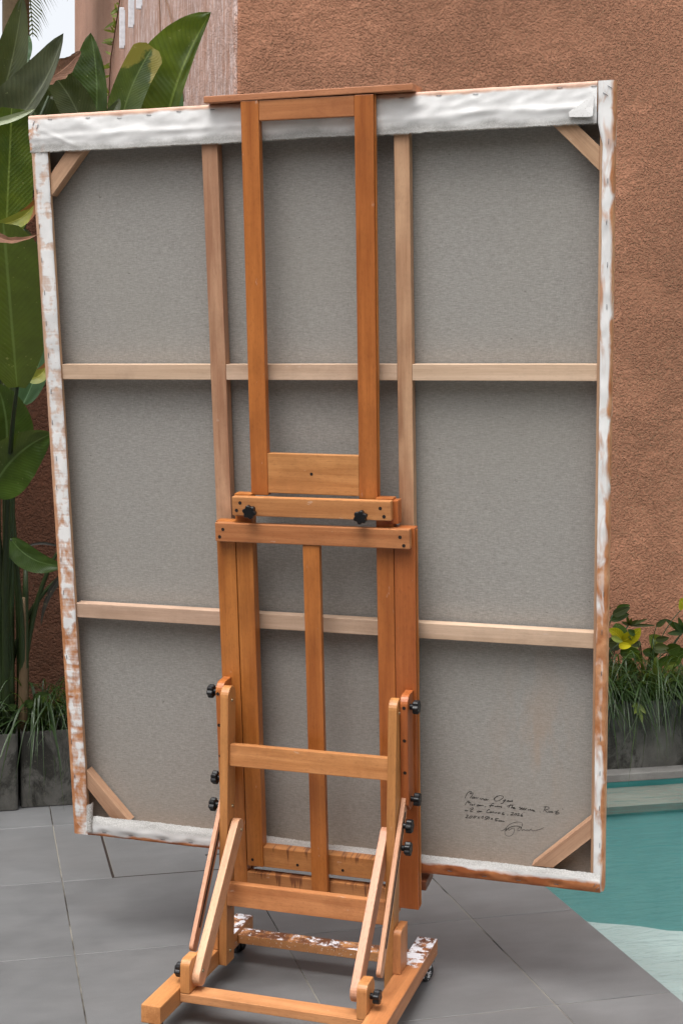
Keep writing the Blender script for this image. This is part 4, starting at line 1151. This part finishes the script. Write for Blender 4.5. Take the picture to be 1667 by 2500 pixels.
# ------------------------------------------------------------------ planting
LEAVES = [
('A',-0.277,0.2,2.377,-0.092,0.15,3.025,0.063,0.057,0.03,0.35,'dark'),
('A',-0.332,0.1,2.4,0.047,0.05,2.875,0.097,0.023,0.07,0.25,'grey'),
('A',-0.157,0.5,2.839,-0.061,0.5,2.984,0.032,0.035,0.02,0.2,'fresh'),
('A',0.155,0.35,2.552,-0.027,0.35,2.849,0.053,0.059,0.03,0.15,'dark'),
('A',0.02,0.6,2.608,-0.23,0.6,2.892,0.091,0.081,0.03,0.15,'dark'),
('A',-0.074,0.64,2.578,-0.049,0.64,2.869,0.056,0.056,0.0,0.15,'grey'),
('A',0.019,0.55,2.765,0.131,0.5,2.931,0.026,0.032,0.03,0.2,'dark'),
('A',-0.005,0.3,2.766,0.124,0.28,2.88,0.037,0.031,0.012,0.25,'dry'),
('A',-0.046,0.62,2.624,0.022,0.62,2.854,0.033,0.033,0.03,0.2,'dark'),
('B',0.179,0.4,2.564,0.17,0.4,2.983,0.089,0.032,0.02,0.15,'green'),
('B',0.162,0.45,2.651,0.104,0.45,2.78,0.029,0.022,0.02,0.15,'dark'),
('B',0.438,0.35,2.54,0.621,0.3,3.072,0.146,0.025,-0.03,0.2,'bright'),
('B',0.267,0.3,2.581,0.395,0.28,2.914,0.053,0.05,-0.02,0.2,'blunt'),
('B',0.524,0.55,2.664,0.537,0.55,2.864,0.022,0.018,0.0,0.1,'fresh'),
('B',0.154,0.2,2.583,0.26,0.2,2.696,0.021,0.024,0.02,0.3,'dark'),
('C',-0.161,-0.1,2.094,-0.138,-0.15,2.554,0.065,0.076,0.0,0.2,'bright!'),
('C',-0.219,-0.16,2.492,-0.062,-0.17,2.553,0.011,0.013,0.006,0.4,'pale'),
('C',-0.192,-0.2,2.152,-0.047,-0.25,2.259,0.017,0.028,0.03,0.4,'yellow'),
('C',-0.139,-0.75,1.592,-0.183,-1.2,2.018,0.082,0.077,0.0,0.18,'green!'),
('C',-0.22,-1.25,2.036,-0.1,-1.45,1.96,0.012,0.016,0.05,0.5,'dry'),
('C',-0.097,0.1,1.551,-0.017,0.1,1.874,0.048,0.039,0.02,0.2,'fresh'),
('C',-0.082,0.0,1.638,-0.016,0.0,1.706,0.021,0.024,0.02,0.3,'yellow'),
('C',-0.168,-0.1,1.348,-0.194,-0.15,1.618,0.078,0.083,0.02,0.2,'green'),
('C',-0.216,-0.3,1.244,-0.019,-0.45,1.45,0.065,0.09,-0.03,0.3,'green'),
('C',-0.141,0.2,1.045,0.049,0.15,0.948,0.034,0.046,0.03,0.15,'green'),
('C',0.048,0.3,1.002,-0.125,0.25,0.896,0.006,0.006,0.07,0.2,'purple'),
('C',0.06,0.3,0.9,-0.029,0.28,0.698,0.014,0.014,0.02,0.2,'purple'),
('C',-0.088,0.2,2.194,-0.003,0.2,2.002,0.03,0.04,0.02,0.2,'dark'),
('C',-0.193,0.4,1.513,-0.145,0.4,1.907,0.063,0.063,0.02,0.2,'dark'),
('D',2.498,0.42,0.537,2.398,0.36,0.604,0.025,0.027,0.01,0.3,'lime'),
('D',2.498,0.42,0.537,2.555,0.36,0.606,0.036,0.031,0.01,0.25,'lime'),
('D',2.515,0.46,0.531,2.496,0.48,0.611,0.035,0.035,0.0,0.2,'green'),
('D',2.474,0.4,0.529,2.504,0.34,0.53,0.013,0.022,0.0,0.25,'lime'),
('D',2.492,0.42,0.485,2.558,0.36,0.5,0.024,0.025,0.0,0.2,'green'),
('D',2.502,0.44,0.529,2.42,0.42,0.535,0.033,0.029,0.0,0.2,'dark'),
('E',2.705,0.45,0.499,2.631,0.42,0.561,0.031,0.031,0.0,0.2,'lime2'),
('E',2.724,0.42,0.485,2.767,0.38,0.514,0.026,0.026,0.0,0.2,'green'),
('E',2.697,0.46,0.466,2.639,0.45,0.488,0.026,0.026,0.0,0.2,'green'),
('E',2.82,0.45,0.679,2.779,0.42,0.721,0.033,0.037,0.0,0.2,'lime'),
('E',2.722,0.44,0.428,2.775,0.38,0.457,0.026,0.029,0.0,0.2,'green'),
('E',2.765,0.46,0.458,2.816,0.42,0.487,0.03,0.03,0.0,0.2,'green'),
('F',2.572,0.5,0.596,2.65,0.47,0.627,0.007,0.007,0.0,0.2,'dark'),
('F',2.572,0.5,0.596,2.688,0.47,0.595,0.007,0.007,0.0,0.2,'dark'),
('F',2.572,0.5,0.596,2.602,0.47,0.625,0.007,0.007,0.0,0.2,'dark'),
('F',2.572,0.5,0.596,2.543,0.47,0.644,0.007,0.007,0.0,0.2,'dark'),
('F',2.572,0.5,0.596,2.518,0.47,0.617,0.007,0.007,0.0,0.2,'dark'),
('F',2.572,0.5,0.596,2.568,0.47,0.633,0.007,0.007,0.0,0.2,'dark'),
('G',2.846,0.5,0.555,2.732,0.47,0.626,0.012,0.012,0.0,0.2,'green'),
('G',2.846,0.5,0.555,2.802,0.47,0.629,0.012,0.012,0.0,0.2,'green'),
('G',2.846,0.5,0.555,2.748,0.47,0.557,0.012,0.012,0.0,0.2,'green'),
('G',2.846,0.5,0.555,2.778,0.47,0.609,0.012,0.012,0.0,0.2,'green'),
('G',2.846,0.5,0.555,2.846,0.47,0.631,0.012,0.012,0.0,0.2,'green'),
('F',2.469,0.2,0.301,2.423,0.17,0.301,0.009,0.009,0.0,0.2,'lime2'),
('F',2.469,0.2,0.301,2.452,0.17,0.261,0.009,0.009,0.0,0.2,'lime2'),
('F',2.469,0.2,0.301,2.477,0.17,0.223,0.009,0.009,0.0,0.2,'lime2'),
('F',2.469,0.2,0.301,2.491,0.17,0.265,0.009,0.009,0.0,0.2,'lime2'),
('F',2.469,0.2,0.301,2.436,0.17,0.267,0.009,0.009,0.0,0.2,'lime2'),
]

KIND = {}
def blade(b, t, wl, wr, bend, fold, kind, face=None, n=18, arch=(0, 0, 0), m=4, shape=None):
    b, t = Vector(b), Vector(t)
    d = t - b
    ln = d.length
    view = face or (Vector((-.10, -1, .12)).normalized())
    side = d.cross(view).normalized()                        # points to the right of base->tip as seen
    nrm = side.cross(d).normalized()
    if nrm.dot(view) < 0: nrm = -nrm
    ctrl = (b + t) / 2 + side * bend * 2 + Vector(arch)
    mid = bez(b, ctrl, t, n)
    vs, uvs = [], []
    blunt = kind == 'blunt' or shape == 'blunt'
    sd = random.uniform(0, 50)
    for i, p in enumerate(mid):
        tt = i / n
        if blunt: w = min(1, (tt * 3.2 + .12)) ** .6 * (1 - max(0, (tt - .93) / .07) * .55)
        elif kind in ('purple',): w = min(1, tt * 4 + .25) * (1 - tt) ** .7
        else: w = (tt + .012) ** .45 * (1 - tt) ** .74 * 2.15
        if kind == 'dry': w *= .8 + .5 * nz(tt * 7, sd)
        tg = (mid[min(i + 1, n)] - mid[max(i - 1, 0)]).normalized()
        sv = tg.cross(nrm).normalized()
        for k in range(-m, m + 1):
            s = k / m
            ww = (wr if s > 0 else wl) * w
            rip = (.05 * nz(tt * 9 + sd, s * 2) + (.10 if kind == 'dry' else .035) * nz(tt * 26 + sd, s * 3, 3) * abs(s)) * max(wl, wr)
            q = p + sv * s * ww + nrm * (fold * abs(s) ** 1.3 * ww + rip)
            vs.append(q)
            uvs.append((.5 + .5 * s, tt))
    fs = grid_faces(2 * m, n)
    return vs, fs, uvs
def mesh_uv(name, vs, fs, uvs):
    me = mesh_of(name, vs, fs, True)
    uvl = me.uv_layers.new(name='UVMap')
    for lp in me.loops:
        uvl.data[lp.index].uv = uvs[lp.vertex_index]
    return me
PLANTS = {
 'A': ('banana_plant', (-.30, .46, .26), 'leafy banana plant with grey green leaves crossing against the sky', 'plant'),
 'B': ('banana_plant', (.40, .45, .26), 'banana plant rising above the canvas with one bright upright leaf', 'plant'),
 'C': ('banana_plant', (-.13, .36, .26), 'big banana plant left of the canvas with torn brown leaf edges', 'plant'),
 'D': ('croton_shrub', (2.36, .43, .26), 'small shrub with two bright yellow leaves beside the canvas edge', 'plant'),
 'E': ('croton_shrub', (2.62, .44, .26), 'small shrub with pale lime and green leaves near the right edge', 'plant'),
 'F': ('papaya_seedling', (2.43, .48, .26), 'dark fingered seedling leaf standing above the yellow leaves', 'plant'),
 'G': ('papaya_seedling', (2.72, .50, .26), 'pale green fingered leaf on a thin stem at the right edge', 'plant'),
}
roots = {}
for k, (nm, loc, lab, cat) in PLANTS.items():
    roots[k] = empty(nm, Matrix.Translation(loc), lab, cat)
for L in LEAVES:
    pl, b, t, wl, wr, bend, fold, kind = L[0], L[1:4], L[4:7], L[7], L[8], L[9], L[10], L[11]
    shape = None
    if kind.endswith('!'): kind, shape = kind[:-1], 'blunt'
    rt = roots[pl]
    off = Vector(PLANTS[pl][1])
    bb, tt = Vector(b) - off, Vector(t) - off
    big = pl in 'ABC'
    kw = 1.22 if pl in 'AB' else (1.12 if pl == 'C' else (.95 if kind == 'lime' else 1.15))
    vs, fs, uvs = blade(bb, tt, wl * kw, wr * kw, bend, fold, kind, n=22 if big else 10, m=5 if big else 3, shape=shape)
    lf = link('leaf', mesh_uv('leaf', vs, fs, uvs), rt, MAT['leaf_' + kind])
    if kind in ('dry', 'pale') or (kind == 'yellow' and pl == 'C'):
        continue
    # stalk from the clump's foot to the leaf
    r = .0085 if big else .0022
    foot = Vector((random.uniform(-.05, .05), random.uniform(-.04, .05), .0)) if big else Vector((random.uniform(-.02, .02), random.uniform(-.02, .02), 0))
    c1 = Vector((foot.x * 1.5 + bb.x * .15, foot.y + bb.y * .15, bb.z * .72))
    pts = bez(foot, c1, bb, 14)
    rr = [r * (1.9 - 1.2 * i / 14) if big else r for i in range(15)]
    link('leaf_stalk', mesh_of('leaf_stalk', *tube(pts, rr, 7), True), lf, MAT['stalk'])
random.seed(33)
for pl, kinds in (('D', ('green', 'lime2', 'dark', 'green')), ('E', ('green', 'lime2', 'green', 'dark'))):
    for k in range(16):
        a = random.uniform(0, 6.283)
        h = random.uniform(.12, .46)
        b = Vector((.10 * math.cos(a) * random.uniform(.2, 1), .05 * math.sin(a) - .03, h))
        ln = random.uniform(.05, .085)
        t = b + Vector((math.cos(a), -.35, random.uniform(-.5, .7))).normalized() * ln
        vs, fs, uvs = blade(b, t, ln * .24, ln * .24, random.uniform(-.004, .004), .2, 'x', n=8, m=3)
        lf = link('leaf', mesh_uv('leaf', vs, fs, uvs), roots[pl], MAT['leaf_' + random.choice(kinds)])
        link('leaf_stalk', mesh_of('leaf_stalk', *tube(bez((0, 0, 0), (b.x * .3, b.y * .5, h * .7), b, 6), .0018, 5), True), lf, MAT['stalk'])
# papery sheaths at the foot of the big clump
for k in range(2):
    x = random.uniform(-.05, .05); y = random.uniform(-.05, .02)
    pts = [(x, y, 0), (x * 1.2, y, .25), (x * 1.3 + random.uniform(-.02, .02), y - .01, .55 + .12 * k)]
    link('stalk', mesh_of('stalk', *tube(bez(*pts, 8), [.022, .021, .020, .019, .018, .016, .014, .012, .008], 8), True), roots['C'], MAT['stalk'] if k % 2 else MAT['stalk_dry'])

def grass_clump(x, y, z, nb, ln, spread, label, lean=0.0):
    root = empty('grass_clump', Matrix.Translation((x, y, z)), label, 'grass plant', 'grassy clumps in the planters')
    geo, uv_all = [], []
    for k in range(nb):
        a = random.uniform(0, 2 * math.pi)
        rr = random.uniform(.0, .035)
        l = ln * random.choice((.5, .7, .8, .9, 1.0, 1.2)) * random.uniform(.9, 1.1)
        out = l * random.uniform(.25, 1.05) * spread
        hgt = l * random.uniform(.25, .68)
        b = Vector((rr * math.cos(a) * 1.6, rr * math.sin(a), 0))
        dirv = Vector((math.cos(a) + lean * .2, math.sin(a) - .45, 0)).normalized()
        droop = random.uniform(-1.0, .7)
        c = b + dirv * out * .35 + Vector((0, 0, hgt * 1.35))
        t = b + dirv * out + Vector((0, 0, hgt * droop))
        mid = bez(b, c, t, 9)
        w = random.choice((.0022, .003, .004, .005, .0065))
        sd = dirv.cross(Vector((0, 0, 1))).normalized()
        vs, us = [], []
        for i, p in enumerate(mid):
            q = i / 9
            ww = w * (.5 + .5 * min(1, q * 4)) * (1 - q ** 2.5 * .95)
            vs += [p - sd * ww, p + Vector((0, 0, -.0010)), p + sd * ww]
            us += [(0, q), (.5, q), (1, q)]
        fs = []
        for i in range(9):
            a0 = i * 3
            fs += [(a0, a0 + 1, a0 + 4, a0 + 3), (a0 + 1, a0 + 2, a0 + 5, a0 + 4)]
        geo.append((vs, fs)); uv_all += us
    vs, fs = join_geo(geo)
    link('foliage', mesh_uv('foliage', vs, fs, uv_all), root, MAT['leaf_grass'])
    return root
GR = [(-.62, .40, 90, .34, .8, 'grassy clump at the far left end of the left planter'),
      (-.33, .34, 110, .36, .8, 'grassy clump in front of the banana stalks'),
      (-.03, .36, 120, .40, .75, 'dark grassy clump hanging over the planter beside the canvas'),
      (.13, .40, 110, .42, .75, 'dark grassy clump half behind the left edge of the canvas'),
      (.32, .38, 70, .36, .8, 'grassy clump hidden behind the lower left of the canvas'),
      (2.16, .38, 90, .38, .8, 'grassy clump half behind the right edge of the canvas'),
      (2.33, .36, 130, .42, .85, 'thick grassy clump spilling over the planter below the yellow leaves'),
      (2.48, .38, 130, .42, .85, 'thick grassy clump under the fingered seedling leaf'),
      (2.63, .35, 130, .44, .85, 'grassy clump with long drooping blades near the right edge'),
      (2.80, .37, 110, .42, .85, 'grassy clump cut off by the right edge'),
      (3.05, .38, 60, .40, .85, 'grassy clump beyond the right edge')]
for x, y, nb, ln, sp, lab in GR:
    grass_clump(x, y, .262, int(nb * (1.7 if x > 2 else 1.2)), ln, sp, lab)
# a few heart shaped leaves of a creeper in the left planter
cr = empty('creeper_plant', Matrix.Translation((-.09, .33, .262)), 'low creeper with round green leaves in the left planter', 'plant')
for dx, dz, s in ((0, .13, .035), (.045, .15, .045), (.02, .06, .03), (-.06, .12, .03), (.09, .05, .03), (.24, .02, .035)):
    b = Vector((dx, -.05, dz)); t = b + Vector((s * .9, -.012, s * .6))
    vs, fs, uvs = blade(b, t, s * .5, s * .5, 0, .15, 'green', n=8, m=3)
    lf = link('leaf', mesh_uv('leaf', vs, fs, uvs), cr, MAT['leaf_green'])
    link('leaf_stalk', mesh_of('leaf_stalk', *tube(bez((0, 0, 0), (dx * .6, -.02, dz), b, 6), .0018, 5), True), lf, MAT['stalk'])

# palm far behind, only its hanging fronds show
pr = empty('palm_tree', Matrix.Translation((.0, 7.0, -.03)), 'feathery palm hanging into the white sky at the upper left', 'tree')
link('trunk', mesh_of('trunk', *tube([(0, 0, 0), (.03, 0, 2.0), (.05, 0, 4.0), (.05, 0, 5.75)], [.17, .14, .12, .11], 12), True), pr, MAT['stalk_dry'])
random.seed(21)
for k in range(17):
    a = 2 * math.pi * k / 17 + random.uniform(-.12, .12)
    l = random.uniform(1.25, 1.65)
    out = Vector((math.cos(a), math.sin(a), 0))
    b = Vector((.05, 0, 5.75))
    rise = random.uniform(.1, .8)
    tipz = random.uniform(-1.1, -.15)
    spine = bez(b, b + out * l * .6 + Vector((0, 0, rise)), b + out * l + Vector((0, 0, tipz)), 22)
    geo = [tube(spine, [.014 - .011 * i / 22 for i in range(23)], 5)]
    uv = [(.5, 0)] * len(geo[0][0])
    for i in range(2, 22):
        for s in (-1, 1):
            for sub in range(2):
                p = spine[i] + (spine[min(i + 1, 22)] - spine[i]) * sub * .5
                tg = (spine[min(i + 1, 22)] - spine[i - 1]).normalized()
                sv = tg.cross(Vector((0, 0, 1))).normalized() * s
                ll = .42 * math.sin(math.pi * (.12 + .83 * i / 22)) * random.uniform(.8, 1.1)
                d1 = (sv * .8 + tg * .55 + Vector((0, 0, -.25))).normalized()
                m1 = p + d1 * ll * .5
                t1 = m1 + (d1 + Vector((0, 0, -.8))).normalized() * ll * .5
                wv = tg * .009
                geo.append(([p - wv, p + wv, m1 + wv, m1 - wv, t1], [(0, 1, 2, 3), (3, 2, 4)]))
                uv += [(0, 0), (1, 0), (1, .5), (0, .5), (.5, 1)]
    vs, fs = join_geo(geo)
    link('frond', mesh_uv('frond', vs, fs, uv), pr, MAT['leaf_palm'])

# creeper on the side wall: dry runners and a thin leafy strand
vn = empty('wall_creeper', Matrix.Translation((CORNER_X, 3.2, 2.2)), 'thin half dry creeper climbing the pale side wall', 'creeper')
def on_wall(pts): return [Vector((CORNER_X - .012, y, z)) - Vector((CORNER_X, 3.2, 2.2)) for y, z in pts]
for run in ([(3.2, 2.2), (3.05, 3.0), (3.0, 3.5), (3.1, 4.0), (3.3, 4.6)], [(2.1, 3.15), (2.3, 3.45), (2.7, 3.8), (3.3, 4.2), (3.6, 4.6)], [(3.2, 2.4), (4.2, 3.3), (4.6, 3.6)]):
    link('runner', mesh_of('runner', *tube(on_wall(run), .0045, 5), True), vn, MAT['dry_stem'])
strand = [(6.6, 3.0), (6.5, 3.6), (6.45, 4.0), (6.2, 4.4), (5.6, 4.6), (5.2, 4.75)]
link('runner', mesh_of('runner', *tube(on_wall(strand), .006, 5), True), vn, MAT['dry_stem'])
random.seed(5)
for k in range(44):
    t = random.uniform(0, len(strand) - 1.001)
    i = int(t)
    a, b = strand[i], strand[i + 1]
    y = a[0] + (b[0] - a[0]) * (t - i); z = a[1] + (b[1] - a[1]) * (t - i)
    p = Vector((-.015, y - 3.2, z - 2.2))
    q = p + Vector((random.uniform(-.10, -.02), random.uniform(-.12, .12), random.uniform(-.06, .05)))
    vs, fs, uvs = blade(p, q, (.011), (.011), 0, .1, 'green', n=5, m=2)
    link('leaf', mesh_uv('leaf', vs, fs, uvs), vn, MAT['leaf_lime2'])
